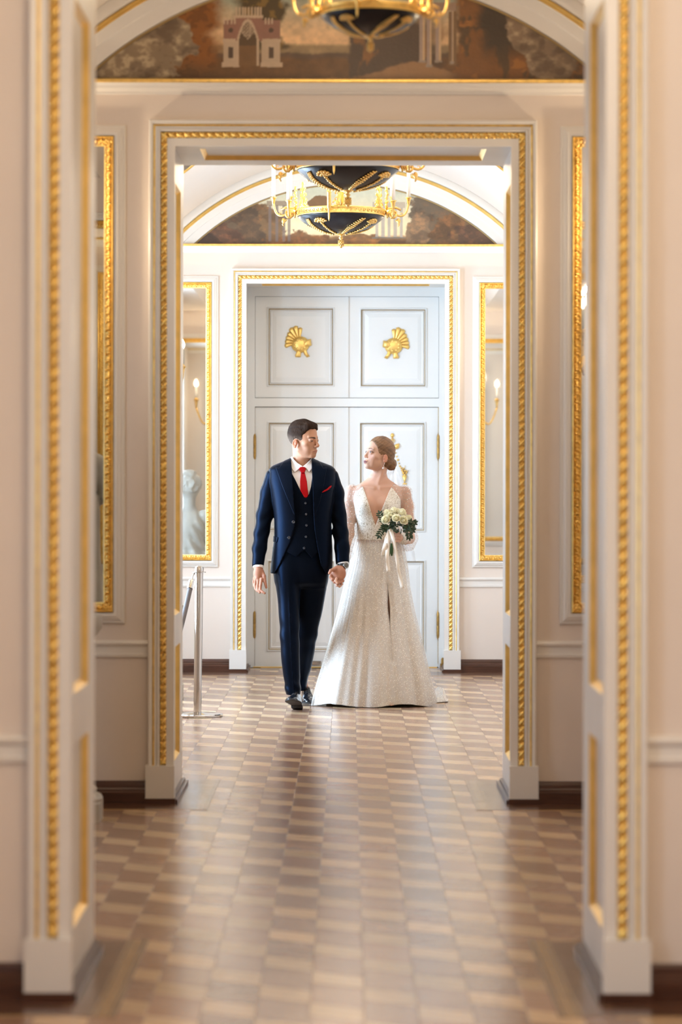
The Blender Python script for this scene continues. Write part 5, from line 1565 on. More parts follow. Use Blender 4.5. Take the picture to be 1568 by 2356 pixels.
def hair_col(V):
    L = to_head(V); n = noise3(L*np.array([120., 30., 120.]))[:, None]
    t = sm(-.018, .034, L[:, 2] + .012*noise3(L*60) + .2*np.clip(L[:, 1] + .02, -.05, 0))[:, None]
    return np.clip((np.array([.115, .078, .056])*(1 - t) + np.array([.026, .013, .007])*t) * (1 + .5*n), 0, 1)
sdf_obj('hair', [(man_hair, HC - (.14, .15, .11), HC + (.14, .15, .16), .0026)], M['hair_m'], man, hair_col)
# ---- wristwatch on the left wrist
a = arm_chain(1); c = Vector(a[-1][:3]); n = (c - Vector(a[-2][:3])).normalized()
wc = Vector(gp(787.5, 1301.5, -.048))
t = Vector((math.cos(.25), 0, -math.sin(.25)))
mb = MB(); ax = Vector((-.25, -.35, -1)).normalized()
mb.tube([wc - ax*.009, wc - ax*.008, wc + ax*.008, wc + ax*.009], [.0305, .0325, .0325, .0305], 26); w = mb.build('wristwatch', mat('black_watch_strap', (.012, .011, .010), .4), man, smooth=False)
fn = Vector((.62, -.72, .1)).normalized(); fc = wc + fn*.031
def disc(r0, r1, d0, d1): return [fc + fn*d0, fc + fn*d1], [r0, r1]
p_, r_ = disc(.0200, .0195, -.004, .008); MB().tube(p_, r_, 24).build('watch_case', mat('steel_watch_case', (.30, .28, .25), .25, metal=.9), w)
p_, r_ = disc(.0155, .0155, .007, .0086); MB().tube(p_, r_, 24).build('watch_dial', mat('watch_dial', (.10, .085, .06), .3, noise=.5, nscale=300), w)

# ================================================================== THE WOMAN
YB = 18.45
KB = YB / FPX
bx_ = lambda u: (u - VPX) * KB
bz = lambda v: CAMZ - (v - VPY) * KB
bp = lambda u, v, dy=0.0: (bx_(u), YB + dy, bz(v))
bpoly = lambda pts: [(bx_(u), bz(v)) for u, v in pts]
lady = empty('person', (bx_(864), YB, 0))
tag(lady, 'fair-haired woman in a long white beaded wedding gown with sheer sleeves, holding a bouquet', 'person')
TRB = lambda rows: [(bz(v), bx_(l), bx_(r), YB + yc, df, db) for v, l, r, yc, df, db in rows]
BC = np.array([bx_(871.0), YB + .005, bz(1045.5)]); BR = frame(-62, 11, 0); BS = .93
to_bhead = lambda P: ((P - BC) @ BR) / BS
btorso = Loft(TRB([(1099, 857, 883, .035, .030, .04), (1105, 845, 893, .04, .044, .05), (1111, 833, 904, .04, .056, .06), (1118, 820, 917, .038, .068, .07), (1127, 811, 927, .03, .080, .08), (1143, 811, 925, .02, .096, .088),
                   (1165, 815.5, 920, .01, .104, .09), (1190, 819, 918, .0, .096, .09), (1215, 822.5, 918, .0, .088, .088), (1236, 822, 920, .0, .086, .09), (1262, 812, 930, .0, .098, .105), (1300, 803, 938, .0, .11, .13)]), 2.2)
def b_arm(side):
    if side < 0: return [(*bp(808.5, 1131, .035), .040), (*bp(804, 1160, .03), .0385), (*bp(803.5, 1195, .0), .036), (*bp(802, 1228, -.05), .0325), (*bp(793, 1268, -.14), .028), (*bp(783, 1302, -.225), .021)]
    return [(*bp(930, 1133, .035), .040), (*bp(936, 1165, .04), .0385), (*bp(940, 1205, .035), .036), (*bp(941, 1238, .01), .034), (*bp(931, 1240, -.12), .029), (*bp(919, 1236.5, -.225), .0215)]
def b_torso(P):
    d = btorso(P)
    for u in (846, 886): d = smin(d, ell(P, bp(u, 1164, -.062), (.050, .048, .052)), .03)
    d = smin(d, cap(P, bp(830, 1120, -.018), bp(859, 1122.5, -.042), .008, .0065), .026); d = smin(d, cap(P, bp(904, 1120, -.018), bp(874, 1122.5, -.042), .008, .0065), .026)
    d = smax(d, bz(1246) - P[:, 2], .004)
    return d
def b_upper(P):
    d = b_torso(P)
    for s in (-1, 1): d = smin(d, chain(P, b_arm(s), .02), .022)
    n = chain(P, [(bx_(879), YB + .045, bz(1062), .045), (bx_(871.5), YB + .038, bz(1088), .0445), (bx_(868), YB + .04, bz(1108), .056)], .01)
    n = smin(n, cap(P, bp(882, 1080, .0), bp(870, 1112, -.024), .008, .006), .026)         # neck tendon
    for u, w in ((838, -1), (899, 1)): n = smin(n, cap(P, bp(868 + 8*w, 1097, .055), bp(u, 1115, .045), .020, .016), .03)
    d = smin(d, n, .035)
    L = to_bhead(P)
    return smin(d, head_sdf(L, False, .0052, -.001) * BS, .022)
# hand round the stems: four fingers closed across the handle, thumb behind
hx = lambda u, v, dy: bp(u, v, dy)
BF = [[(*bp(918, 1226, -.255), .0085), (*bp(909, 1222.5, -.285), .0085), (*bp(903, 1223.5, -.280), .0078), (*bp(901.5, 1225, -.262), .0070)],
      [(*bp(918.5, 1231.5, -.258), .0086), (*bp(909.5, 1229.2, -.288), .0086), (*bp(903.2, 1229.6, -.283), .0078), (*bp(901.5, 1230.5, -.264), .0070)],
      [(*bp(918.5, 1237.5, -.256), .0084), (*bp(909.5, 1236, -.286), .0084), (*bp(904, 1236.2, -.281), .0076), (*bp(902, 1236.5, -.262), .0068)],
      [(*bp(917.5, 1243, -.250), .0076), (*bp(910, 1242.5, -.279), .0076), (*bp(905, 1242.6, -.275), .0070), (*bp(903, 1242.6, -.258), .0062)],
      [(*bp(915, 1228, -.225), .010), (*bp(909, 1221, -.222), .009), (*bp(903.5, 1217.5, -.228), .0078), (*bp(899.5, 1215.5, -.240), .0068)]]
def b_lhand(P):
    d = chain(P, [(*bp(922, 1237, -.19), .0215), (*bp(918, 1235.5, -.235), .022)], .01)
    d = smin(d, ell(P, bp(916, 1234.5, -.246), (.018, .022, .034)), .012)
    for k, f in enumerate(BF): d = smin(d, chain(P, f, .003), .004 if k < 4 else .009)
    return d
# hand held in the man's: fingers show below and across his palm
CF = [[(*bp(779, 1322, -.325), .0085), (*bp(774.5, 1326.5, -.408), .0080), (*bp(772.5, 1331.5, -.424), .0078), (*bp(776.5, 1336.8, -.428), .0070)],
      [(*bp(781, 1330, -.32), .0082), (*bp(774, 1338, -.392), .0080), (*bp(775.5, 1342.5, -.400), .0072), (*bp(780, 1342.5, -.394), .0064)],
      [(*bp(783, 1332, -.31), .0080), (*bp(778.5, 1341, -.378), .0078), (*bp(781, 1345, -.384), .0068), (*bp(784.5, 1343.5, -.376), .0062)],
      [(*bp(784, 1330, -.30), .0075), (*bp(784, 1338, -.36), .0070), (*bp(786, 1341, -.366), .0062), (*bp(788, 1339.5, -.36), .0058)],
      [(*bp(776, 1312, -.30), .0095), (*bp(767, 1315, -.345), .0085), (*bp(762.5, 1320, -.362), .0075), (*bp(762, 1324, -.366), .0066)]]
def b_rhand(P):
    d = chain(P, [(*bp(783.5, 1300, -.22), .0215), (*bp(781, 1312, -.265), .022), (*bp(781, 1324, -.31), .020)], .012)
    for k, f in enumerate(CF): d = smin(d, chain(P, f, .003), .005)
    return d
LEG = [(*bp(893, 1300, .02), .062), (*bp(904, 1390, -.055), .050), (*bp(905, 1440, -.055), .042), (*bp(903, 1490, -.09), .044), (*bp(900, 1560, -.06), .032), (*bp(899, 1600, -.06), .030)]
LEG2 = [(*bp(845, 1300, .0), .075), (*bp(848, 1420, -.03), .055), (*bp(850, 1500, .03), .045), (*bp(850, 1600, .06), .03)]
def b_lower(P):
    d = smin(btorso(P, -.035), chain(P, LEG, .03), .04); d = smin(d, chain(P, LEG2, .03), .04)
    for (u, y) in ((899, -.06), (850, .06)): d = smin(d, chain(P, [(*bp(u, 1600, y), .028), (bx_(u), YB + y - .04, .035, .028), (bx_(u), YB + y - .13, .022, .022)], .01), .02)
    return d
def lady_skin(V):
    L = to_bhead(V)
    C, mixc, x, f, u = skin_paint(L, (.60, .345, .24), (.21, .055, .065), False, (.060, .026, .016), blush=.28, brow_d=.95)
    eye_paint(mixc, x, f, u, .0052, -.001, (.010, .007, .007), 1.0)
    return C
bxs = lambda fs, m: (np.min([q[:3] for f in fs for q in f], 0) - m, np.max([q[:3] for f in fs for q in f], 0) + m)
zones = [(b_upper, (bx_(772), YB - .30, bz(1309)), (bx_(962), YB + .17, bz(1002)), .0030),
         (b_lhand, *bxs(BF + [[bp(922, 1237, -.19)]], .03), .0021), (b_rhand, *bxs(CF + [[bp(783.5, 1303, -.22)]], .03), .0021),
         (b_lower, (bx_(790), YB - .28, .01), (bx_(950), YB + .22, bz(1244)), .012)]
zb_head = (lambda P: smin(head_sdf(to_bhead(P), False, .0052, -.001) * BS, chain(P, [(bx_(879), YB + .045, bz(1062), .045), (bx_(871.5), YB + .038, bz(1088), .0445), (bx_(868), YB + .04, bz(1108), .056)], .01), .022) - .0004)
zones.append((zb_head, BC - (.13, .14, .125), BC + (.13, .14, .14), .0023))
sdf_obj('body', zones, M['skin_f'], lady, lady_skin)
eyes(BR, BC, BS, M['iris_l'], (-.15, 1, .10), lady, r=.0136)
# ---- hair swept back into a low knot
M['hair_f'] = mat('fair_hair', (.30, .17, .08), .48, spec=.3, vcol='Col', bump=.35, bscale=120, stretch=(1, 1, 1))
HBP = [(.125, .092), (.092, .088), (.076, .078), (.062, .056), (.048, .030), (.040, .004), (.030, -.010), (.016, -.012), (.004, -.002), (-.020, -.006), (-.034, -.022), (-.036, -.055), (-.046, -.086), (-.17, -.10), (-.17, .17), (.125, .17)]
M['strand'] = mat('loose_hair_strand', (.17, .09, .045), .5)
def lady_hair(P):
    L = to_bhead(P); x = np.abs(L[:, 0]); q = np.stack([x, L[:, 1], L[:, 2]], 1)
    d = ell(q, (0, -.014, .038), (.0785, .1030, .0925))
    d = smin(d, ell(q, (0, -.062, -.022), (.058, .052, .062)), .03)
    st = .0007*np.sin((L[:, 2]*.85 + L[:, 1]*.75 - .3*np.abs(L[:, 0]))*330 + 6*noise3(L*np.array([30., 12., 12.]))) + .003*noise3(L*np.array([40., 14., 34.]))
    d = d + (st + .0035*noise3(np.stack([(L[:, 2]*.92 - .38*L[:, 1])*130, (L[:, 1]*.92 + .38*L[:, 2])*8, L[:, 0]*24], 1) + 7.3)) * sm(.095, .06, L[:, 1])
    d = smax(d, poly2(L[:, 1], L[:, 2], HBP) + .003*noise3(L*70), .005)
    b = ell(L, (0, -.108, -.048), (.043, .034, .046)); r = np.sqrt(L[:, 0]**2 + (L[:, 2] + .048)**2); a = np.arctan2(L[:, 2] + .048, L[:, 0])
    b = b + .0035*np.sin(a*2 + r*240) + .004*noise3(L*70)
    return smin(d, b, .006)
def lhair_col(V):
    L = to_bhead(V); n = 1.5*noise3(np.stack([(L[:, 2]*.92 - .38*L[:, 1])*210, (L[:, 1]*.92 + .38*L[:, 2])*9, L[:, 0]*30], 1) + 7.3)[:, None]; n2 = noise3(L*26)[:, None]
    g = np.sin((L[:, 2]*.85 + L[:, 1]*.75)*170 + 6*n2[:, 0])[:, None]
    return np.clip(np.array([.205, .108, .052]) * (1 + .40*n + .10*g + .25*n2), .02, 1)
hb = sdf_obj('hair', [(lady_hair, BC - (.15, .16, .13), BC + (.16, .17, .15), .0025)], M['hair_f'], lady, lhair_col)
for k in range(3):
    o0 = Vector(bp(904 + k, 1079 - k*3, .09)); q = [o0 + Vector((.014*math.sin(t*2.6) - .030*t**2*(1 + .25*k), -.004*t, -.038*t - .004*k*t)) for t in [i/12 for i in range(13)]]
    MB().tube(q, [.0011 - .0008*i/12 for i in range(13)], 5).build('loose_strand', M['strand'], hb, smooth=True)
# earring
ec_ = Vector(bp(883.5, 1065.5, -.055))
mb = MB(); mb.tube([ec_, ec_ + Vector((-.006, -.002, -.026))], .0012, 6); mb.ball(ec_, .0035, 8, 6); mb.ball(ec_ + Vector((-.0085, -.002, -.032)), .0062, 12, 8); mb.build('pearl_earring', mat('pearl', (.85, .78, .72), .15), lady, smooth=True)

# ---- gown
def lace_mat(name, base, thread, dens, alpha=1.0, scale=1.0, glit=.35, lw=.55, zs=.62):
    """beaded lace: cells of thread with bright sequins and darker knots; alpha < 1 leaves tulle between them"""
    m, nt, b = new_mat(name)
    geo = nd(nt, 'ShaderNodeNewGeometry')
    mp = nd(nt, 'ShaderNodeMapping'); mp.inputs['Scale'].default_value = (1*scale, .8*scale, zs*scale)
    nt.links.new(geo.outputs['Position'], mp.inputs['Vector'])
    n = nd(nt, 'ShaderNodeTexNoise', i_Scale=14.0, i_Detail=2.0); nt.links.new(mp.outputs[0], n.inputs['Vector'])
    mxv = nd(nt, 'ShaderNodeVectorMath', operation='MULTIPLY_ADD'); nt.links.new(n.outputs['Color'], mxv.inputs[0]); mxv.inputs[1].default_value = (.03, .03, .03); nt.links.new(mp.outputs[0], mxv.inputs[2])
    v1 = nd(nt, 'ShaderNodeTexVoronoi', i_Scale=88.0); v1.feature = 'DISTANCE_TO_EDGE'; nt.links.new(mxv.outputs[0], v1.inputs['Vector'])
    v2 = nd(nt, 'ShaderNodeTexVoronoi', i_Scale=105.0); nt.links.new(mxv.outputs[0], v2.inputs['Vector'])
    line = nd(nt, 'ShaderNodeMath', operation='LESS_THAN'); nt.links.new(v1.outputs['Distance'], line.inputs[0]); line.inputs[1].default_value = .055*dens
    dot = nd(nt, 'ShaderNodeMath', operation='LESS_THAN'); nt.links.new(v2.outputs['Distance'], dot.inputs[0]); dot.inputs[1].default_value = .26*dens
    big = nd(nt, 'ShaderNodeTexNoise', i_Scale=5.0, i_Detail=1.0); nt.links.new(geo.outputs['Position'], big.inputs['Vector'])
    sep = nd(nt, 'ShaderNodeSeparateColor'); nt.links.new(v2.outputs['Color'], sep.inputs[0])
    pale = nd(nt, 'ShaderNodeMath', operation='GREATER_THAN'); nt.links.new(sep.outputs[0], pale.inputs[0]); pale.inputs[1].default_value = .5
    c1 = nd(nt, 'ShaderNodeMix', data_type='RGBA'); c1.inputs['A'].default_value = (*base, 1); c1.inputs['B'].default_value = (*thread, 1)
    f1 = nd(nt, 'ShaderNodeMath', operation='MULTIPLY'); nt.links.new(line.outputs[0], f1.inputs[0]); f1.inputs[1].default_value = lw
    nt.links.new(f1.outputs[0], c1.inputs['Factor'])
    dc = nd(nt, 'ShaderNodeMix', data_type='RGBA'); dc.inputs['A'].default_value = (thread[0]*.50, thread[1]*.45, thread[2]*.40, 1); dc.inputs['B'].default_value = (.95, .92, .88, 1); nt.links.new(pale.outputs[0], dc.inputs['Factor'])
    c2 = nd(nt, 'ShaderNodeMix', data_type='RGBA'); nt.links.new(c1.outputs['Result'], c2.inputs['A']); nt.links.new(dc.outputs['Result'], c2.inputs['B']); nt.links.new(dot.outputs[0], c2.inputs['Factor'])
    nt.links.new(c2.outputs['Result'], b.inputs['Base Color'])
    b.inputs['Roughness'].default_value = .5; b.inputs['Specular IOR Level'].default_value = glit
    rr = nd(nt, 'ShaderNodeMapRange'); rr.inputs['To Min'].default_value = .6; rr.inputs['To Max'].default_value = .22; nt.links.new(dot.outputs[0], rr.inputs['Value']); nt.links.new(rr.outputs[0], b.inputs['Roughness'])
    if alpha < 1:
        mx = nd(nt, 'ShaderNodeMath', operation='MAXIMUM'); nt.links.new(f1.outputs[0], mx.inputs[0]); nt.links.new(dot.outputs[0], mx.inputs[1])
        ar = nd(nt, 'ShaderNodeMapRange'); ar.inputs['To Min'].default_value = alpha; ar.inputs['To Max'].default_value = min(1, alpha + .60); nt.links.new(mx.outputs[0], ar.inputs['Value'])
        nt.links.new(ar.outputs[0], b.inputs['Alpha'])
    return m
M['lace'] = lace_mat('beaded_bodice_lace', (.84, .78, .68), (.40, .30, .18), .85, scale=1.75, lw=.85, zs=.30)
M['satin'] = mat('gown_lining', (.82, .76, .68), .5, sheen=.2)
M['tulle'] = lace_mat('beaded_tulle', (.88, .83, .76), (.66, .56, .43), .98, alpha=.34, scale=1.85, lw=.15)
M['sheer'] = lace_mat('sheer_sleeve_tulle', (.80, .68, .58), (.98, .92, .84), .98, alpha=.17, scale=1.1, lw=.35)
M['veil'] = mat('veil_tulle', (.90, .90, .90), .6)
vt = M['veil'].node_tree; vt.nodes['Principled BSDF'].inputs['Alpha'].default_value = .30
BOD = bpoly([(834.4, 1119.0), (838, 1129), (845, 1150), (854, 1180), (863.5, 1208.5), (873, 1183), (885, 1153), (894, 1131), (899.6, 1120.5), (909, 1131), (918, 1143.5), (921, 1150), (921.5, 1165), (924, 1200), (928, 1241), (868, 1243), (814, 1241), (814, 1200), (811, 1160), (813, 1143), (815, 1134)])
def bodice(P):
    d = b_torso(P) - .0045
    return smax(d, poly2(P[:, 0], P[:, 2], BOD), .002)
sdf_obj('bodice', [(bodice, (bx_(806), YB - .17, bz(1246)), (bx_(930), YB + .13, bz(1115)), .0030)], M['lace'], lady)
YOKE = {-1: bpoly([(829.5, 1108), (834.6, 1119.4), (838, 1129), (815, 1134), (813.5, 1143), (812, 1165), (790, 1165), (794, 1112), (812, 1104)]),
        1: bpoly([(907, 1109.5), (899.4, 1120.8), (897, 1126), (918, 1143.5), (921, 1152), (921, 1168), (950, 1168), (945, 1115), (922, 1105)])}
def sleeve_pts(s):
    if s < 0: return [(*bp(808.5, 1131, .035), .046), (*bp(804, 1160, .03), .0455), (*bp(804, 1195, .0), .0455), (*bp(804, 1228, -.05), .046), (*bp(796, 1268, -.14), .044), (*bp(786, 1296, -.205), .030)]
    return [(*bp(930, 1133, .035), .047), (*bp(935.5, 1165, .04), .0465), (*bp(938.5, 1205, .035), .052), (*bp(939.5, 1240, .0), .058), (*bp(932, 1246, -.10), .060), (*bp(924, 1240, -.185), .040), (*bp(920, 1236.5, -.215), .026)]
for s in (-1, 1):
    def sl(P, s=s):
        t = chain(P, sleeve_pts(s), .02)
        t = t + .006*noise3(P*np.array([20., 20., 14.])) + .0028*np.sin((P[:, 2] + .5*P[:, 0])*70 + 5*noise3(P*9))
        y = smax(smin(b_torso(P), chain(P, b_arm(s)[:3], .02), .022) - .0040, poly2(P[:, 0], P[:, 2], YOKE[s]), .002)
        # trimmed where the bodice begins
        t = smax(t, -(b_torso(P) - .0035) - .0, .002) if True else t
        return smin(t, y, .006)
    pts = np.array([q[:3] for q in sleeve_pts(s)])
    lo_, hi_ = pts.min(0) - .075, pts.max(0) + .075
    if s < 0: hi_[0] = bx_(842)
    else: lo_[0] = bx_(895)
    hi_[1] = YB + .13
    sdf_obj('sheer_sleeve', [(sl, lo_, hi_, .0036)], M['sheer'], lady)
cuff = MB(); c = Vector(bp(919.5, 1236, -.222)); n = (Vector(bp(931, 1240, -.12)) - c).normalized()
cuff.tube([c - n*.012, c - n*.010, c + n*.02, c + n*.045, c + n*.06], [.024, .0265, .027, .033, .038], 24, caps=False); cuff.build('lace_cuff', M['lace'], lady, smooth=True)

# ---- skirt: lining and an outer layer of beaded tulle, split at the front over her left leg
SK = [(1236, 820.5, 921.5, .088, .092), (1262, 811, 930, .104, .115), (1300, 803, 938, .125, .15), (1350, 789, 943, .150, .20), (1407, 776, 954, .180, .26), (1465, 760, 968, .205, .32), (1515, 746, 979, .220, .38), (1566, 731, 991, .230, .44), (1600, 722, 998, .232, .49), (1629, 716, 1002, .228, .54)]
zq = [bz(r[0]) for r in SK][::-1]
def sk_at(z, k): return float(np.interp(z, zq, [[bx_(r[1]), bx_(r[2]), r[3], r[4]][k] for r in SK][::-1]))
def skirt(name, shrink, m, seed, z_bot, nfold, amp, slit=True, lift=0.0):
    nz, na = 72, 260
    rng = np.random.default_rng(seed)
    ph = rng.uniform(0, 2*PI, 6); mb = MB(); rows = []
    zt = bz(1234)
    for i in range(nz + 1):
        t = i / nz; z = zt + (z_bot - zt) * t**.97
        xl, xr, df, db = [sk_at(z, k) for k in range(4)]
        cx, hw = (xl + xr)/2, (xr - xl)/2
        g = max(0, (t - .30)/.70)                          # the split opens downward from the thigh
        a_s = -PI/2 + .36
        gap = (.010 + .075*math.exp(-((t - .40)/.085)**2)) if (slit and .27 < t < .74) else 0
        row = []
        for j in range(na + 1):
            a = a_s + gap*.5 + (2*PI - gap) * j/na
            ca, sa = math.cos(a), math.sin(a)
            f = amp * (t**1.2) * (math.sin(nfold*a + ph[0] + 1.2*math.sin(2*a + ph[1])) + .5*math.sin((nfold*1.7)*a + ph[2] + 2*t) + .35*math.sin(nfold*2.9*a + ph[3]))
            f += .0015*math.sin(37*a + 3*z)
            e = 1 + (f - shrink)/max(hw, .1)
            p = 2.15
            r = (abs(ca)**p + abs(sa)**p)**(-1/p)
            x = cx + hw*ca*r*e; y = YB + (df if sa < 0 else db)*sa*r*e
            zz = z
            if t > .9: zz = z + .010*(t - .9)/.1*math.sin(5*a + ph[4]) + lift*(t-.9)*10
            # the edges of the split fold softly inward
            dj = min(j, na - j)
            if slit and gap and dj < 5: y += .012*(1 - dj/5)
            row.append((x, y, max(zz, .004)))
        rows.append(row)
    mb.grid(rows)
    return mb.build(name, m, lady, smooth=True)
skirt('skirt_lining', .020, M['satin'], 3, .014, 11, .014)
skirt('tulle_skirt', .002, M['tulle'], 3, .012, 11, .014)
mb = MB(); bl = [( (x1 := (bx_(822) + bx_(921))/2) + (bx_(921) - bx_(822))/2*1.015*math.cos(a), YB + (.090 if math.sin(a) < 0 else .094)*math.sin(a)) for a in [2*PI*k/48 for k in range(48)]]
mb.grid([[(x, y, bz(v)) for x, y in bl] for v in (1239.5, 1238.5, 1234.5, 1233.5)], cu=True); mb.build('waist_seam', M['lace'], lady, smooth=True)
# train spread on the floor behind and to the side
def train(name, pts, h, m, seed, ph=0):
    mb = MB(); rows = []; n, k = 26, 18
    for i in range(n + 1):
        t = i/n; row = []
        for j in range(k + 1):
            s = j/k
            a = Vector(pts[0]).lerp(Vector(pts[1]), t); b = Vector(pts[3]).lerp(Vector(pts[2]), t); p = a.lerp(b, s)
            w = math.sin(PI*t)**.7*math.sin(PI*min(1, s*1.05 + .02))**.6
            p.z = .006 + h*w*(.7 + .3*math.sin(9*s + 4*t + ph)) + .008*math.sin(14*t + 5*s)*w
            row.append(p)
        rows.append(row)
    mb.grid(rows); return mb.build(name, m, lady, smooth=True)
F3 = lambda u, y, z=.006: (((u - VPX)*y/FPX), y, z)
train('train', [F3(985, 18.55), F3(984, 19.05), F3(1028, 19.0), F3(1031, 18.72)], .10, M['tulle'], 1)
train('train', [F3(1003, 18.66), F3(1003, 18.98), F3(1031, 18.95), F3(1031, 18.72)], .085, M['satin'], 1, .6)
train('train', [F3(722, 18.50), F3(735, 19.15), F3(708, 19.2), F3(709, 18.85)], .07, M['tulle'], 2)
train('train', [F3(738, 18.75), F3(985, 18.75), F3(960, 19.75), F3(770, 19.75)], .12, M['satin'], 5, 2)
# ---- veil hanging from the knot of hair
mb = MB(); rows = []
for i in range(31):
    t = i/30; v = 1062 + t*(1292 - 1062); row = []
    for j in range(25):
        s = j/24
        xl = np.interp(v, [1062, 1080, 1110, 1160, 1292], [899, 893, 880, 858, 850]); xr = np.interp(v, [1062, 1080, 1110, 1160, 1230, 1292], [907, 914, 924, 934, 948, 957])
        u = xl + (xr - xl)*s
        row.append((bx_(u), YB + .10 + .055*math.sin(PI*s) + .03*t + .012*math.sin(s*22 + t*2)*min(1, t*3), bz(v)))
    rows.append(row)
mb.grid(rows); mb.build('veil', M['veil'], lady, smooth=True)

# ================================================================== BOUQUET (in her hand, a thing of its own)
M['rose'] = mat('cream_rose_petal', (.97, .90, .64), .6, noise=.03, nscale=60)
rm, nt, b = new_mat('cream_rose_petal_thin')
d_ = nd(nt, 'ShaderNodeBsdfDiffuse'); d_.inputs[0].default_value = (.98, .93, .72, 1); t_ = nd(nt, 'ShaderNodeBsdfTranslucent'); t_.inputs[0].default_value = (.98, .92, .66, 1)
x_ = nd(nt, 'ShaderNodeMixShader'); x_.inputs[0].default_value = .42
nt.links.new(d_.outputs[0], x_.inputs[1]); nt.links.new(t_.outputs[0], x_.inputs[2]); nt.links.new(x_.outputs[0], nt.nodes['Material Output'].inputs['Surface'])
M['rose'] = rm
M['leaf'] = mat('glossy_green_leaf', (.022, .050, .018), .38, noise=.35, nscale=40)
M['stem'] = mat('green_stem', (.045, .10, .03), .5)
M['ribbon'] = mat('cream_satin_ribbon', (.82, .74, .62), .38)
bq = empty('bouquet', bp(905, 1232, -.27)); tag(bq, 'bouquet of cream roses with dark leaves and ivory ribbon tails', 'bouquet')
def rose(c, r, axis, seed):
    rng = np.random.default_rng(seed); c = Vector(c); ax = Vector(axis).normalized(); t = ax.orthogonal().normalized(); b = ax.cross(t)
    mb = MB()
    mb.ball(c - ax*r*.15, (r*.5, r*.5, r*.62), 10, 7, R=Matrix((t, b, ax)).transposed())
    for ring, (n, ro, h, op) in enumerate(((3, .30, .98, .04), (4, .46, .92, .14), (5, .66, .82, .30), (5, .84, .62, .55), (6, .97, .36, .85))):
        for k in range(n):
            a0 = 2*PI*(k + .37*ring)/n + rng.uniform(-.12, .12); wd = 2*PI/n*.72
            rows = []
            for i in range(6):
                s = i/5
                rad = r*ro*(.35 + .65*math.sin(min(1, s*1.15)*PI/2)) * (1 + .14*op*s*s)
                zz = r*(-.70 + (h + .70)*s - op*.42*max(0, s - .62)/.38)
                row = []
                for j in range(7):
                    q = j/6*2 - 1
                    a = a0 + wd*q*(.55 + .45*math.sin(PI*min(1, s*.75 + .2)))
                    rr = rad*(1 + .06*q*q*op) - r*.03*abs(q)
                    row.append(c + (t*math.cos(a) + b*math.sin(a))*rr + ax*(zz - r*.16*q*q*s))
                rows.append(row)
            mb.grid(rows)
    return mb.build('rose', M['rose'], bq, smooth=True)
for i, (u, v, r, dy, axx) in enumerate(((885.0, 1193.5, .0285, -.345, (-.35, -1, .35)), (908.8, 1190, .0265, -.360, (0, -1, .5)), (926.3, 1194.6, .0285, -.350, (.25, -1, .35)), (922.3, 1177.8, .0280, -.310, (.3, -.6, .9)),
                                     (904, 1173.5, .0250, -.300, (0, -.5, 1)), (889, 1178.5, .0250, -.305, (-.4, -.5, .9)), (937.5, 1191, .0240, -.300, (.8, -.5, .5)), (912, 1176, .0240, -.27, (.1, -.2, 1)), (943.2, 1206, .0150, -.29, (.9, -.5, .1)), (897, 1183, .022, -.335, (-.1, -.9, .6)))):
    rose(bp(u, v, dy), r, axx, i)
lf = MB(); rows = []
for i in range(7):
    s = i/6; w = .0078*math.sin(PI*(s*.93 + .04))**.8; rows.append([(w*q, .0035*(1 - q*q)*.0 - .004*abs(q)*0 + .006*math.sin(PI*s)*-.5 + .0022*abs(q), .036*s) for q in (-1, -.5, 0, .5, 1)])
lf.grid(rows)
leaf0 = lf.build('leaf', M['leaf'], None, smooth=True)
leaf0.parent = bq
def put_leaf(o, pos, d, roll, s):
    z = Vector(d).normalized(); x = z.cross(Vector((0, -1, 0)));
    if x.length < 1e-3: x = Vector((1, 0, 0))
    x.normalize(); y = z.cross(x); R = Matrix((x, y, z)).transposed() @ Matrix.Rotation(roll, 3, 'Z')
    o.matrix_local = Matrix.Translation(Vector(pos) - Vector(bq['origin'])) @ R.to_4x4() @ Matrix.Scale(s, 4)
first = True
def add_leaf(pos, d, roll=0, s=1):
    global first
    if first: o = leaf0; first = False
    else: o = leaf0.copy(); COL.objects.link(o); o.parent = bq
    put_leaf(o, pos, d, roll, s)
rl = np.random.default_rng(3)
for sp, n in (([(880, 1199), (876, 1190), (872, 1181)], 5), ([(884, 1210), (877, 1219), (871, 1230)], 6), ([(893, 1209), (886, 1216)], 4), ([(928, 1214), (937, 1224), (939, 1234)], 7), ([(934, 1208), (943, 1216), (947, 1219)], 6), ([(936, 1201), (946, 1199), (951, 1202)], 5), ([(938, 1203), (945, 1212)], 4)):
    P_ = [Vector(bp(u, v, -.33 + .012*i)) for i, (u, v) in enumerate(sp)]
    MB().tube(P_, .0012, 5).build('twig', M['stem'], bq, smooth=True)
    for i in range(n):
        t = i/(n - 1)*(len(P_) - 1); k = min(int(t), len(P_) - 2); p = P_[k].lerp(P_[k+1], t - k); d = (P_[k+1] - P_[k]).normalized(); sd = d.cross(Vector((0, 1, 0))).normalized()
        for s in (-1, 1): add_leaf(p, d*.55 + sd*s*.9 + Vector((0, -.25, 0)), rl.uniform(-.5, .5), rl.uniform(.6, .85))
    add_leaf(P_[-1], P_[-1] - P_[-2], 0, .8)
for i in range(120):
    u = rl.uniform(882, 940); v = rl.uniform(1194, 1219)
    p = Vector(bp(u, v, rl.uniform(-.335, -.285)))
    add_leaf(p, (rl.uniform(-1, 1) + (u - 908)/30, rl.uniform(-1.1, -.2), rl.uniform(-1.0, .3)), rl.uniform(-1, 1), rl.uniform(.6, 1.0))
for (u, v) in ((895, 1187), (898, 1192), (901, 1186), (878, 1187), (876, 1192), (917, 1199), (899, 1196)): add_leaf(Vector(bp(u, v, -.33)), (rl.uniform(-.4, .4), -.4, 1), rl.uniform(-1, 1), .7)
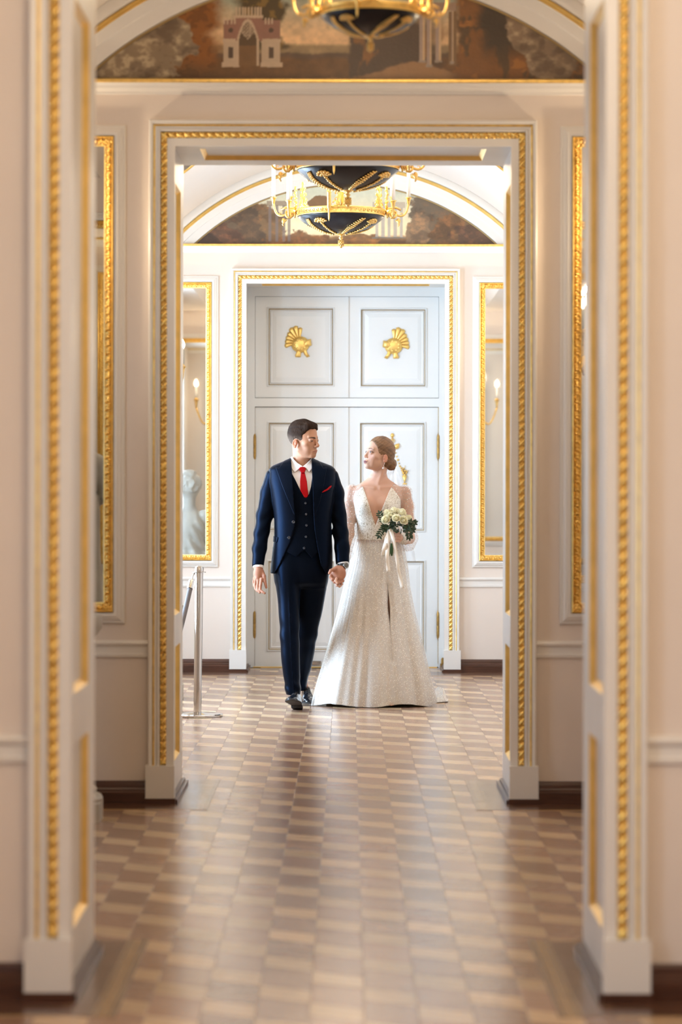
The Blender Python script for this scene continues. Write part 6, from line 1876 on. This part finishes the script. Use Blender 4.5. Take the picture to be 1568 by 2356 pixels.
for i in range(9):
    a = i*.7; r = .010; x0 = Vector(bp(904 + 5*math.cos(a), 1212, -.272 + .014*math.sin(a))); x1 = Vector(bp(897.5 + 3.8*math.cos(a + .6), 1274 + 3*math.sin(i*2.1), -.278 + .010*math.sin(a + .6))); xm_ = Vector(bp(901.5 + 1.8*math.cos(a), 1236, -.268 + .006*math.sin(a)))
    MB().tube([x0, xm_, x1], .0034, 7).build('stem', M['stem'], bq, smooth=True)
mb = MB(); mb.tube([bp(901.8, 1222, -.270), bp(900.2, 1248, -.271)], .0105, 16); mb.build('ribbon_wrap', M['ribbon'], bq, smooth=True)
def ribbon(pts, w, name='ribbon_tail', tw=0.0):
    mb = MB(); P_ = [Vector(bp(u, v, dy)) for u, v, dy in pts]; rows = []
    n = 24
    for i in range(n + 1):
        t = i/n*(len(P_) - 1); k = min(int(t), len(P_) - 2); p = P_[k].lerp(P_[k+1], t - k); d = (P_[k+1] - P_[k]).normalized(); sd = d.cross(Vector((0, 1, 0))).normalized()
        sd = (sd + Vector((0, math.sin(i*.35 + tw)*.5, 0))).normalized()
        p = p + Vector((0, .004*math.sin(i*.6 + tw), 0))
        rows.append([p - sd*w/2, p, p + sd*w/2])
    mb.grid(rows); o = mb.build(name, M['ribbon'], bq, smooth=True)
    sol = o.modifiers.new('thickness', 'SOLIDIFY'); sol.thickness = .0008
ribbon([(895, 1216, -.325), (888, 1236, -.335), (884, 1252, -.335), (878.5, 1276, -.33)], .026, tw=0)
ribbon([(894, 1217, -.330), (890, 1245, -.338), (889, 1275, -.338), (891.5, 1311, -.335)], .026, tw=1.3)
ribbon([(897, 1217, -.332), (903, 1240, -.342), (911, 1282, -.330), (916, 1315, -.330), (923, 1349, -.335)], .024, tw=2.2)
for s, (u, v) in ((-1, (892.5, 1213)), (1, (899, 1219))):
    mb = MB(); c = Vector(bp(895.6, 1217, -.335)); e = Vector(bp(u, v - 3, -.345)); rows = []
    for i in range(13):
        a = 2*PI*i/12; p = c.lerp(e, .5 - .5*math.cos(a)) + Vector((0, 0, .009*math.sin(a))); rows.append([p + Vector((0, -.012, 0)), p + Vector((0, .006, 0))])
    mb.grid(rows); mb.build('ribbon_loop', M['ribbon'], bq, smooth=True)
mb = MB(); mb.ball(bp(895.8, 1217.5, -.337), (.010, .008, .009), 10, 7); mb.build('ribbon_knot', M['ribbon'], bq, smooth=True)
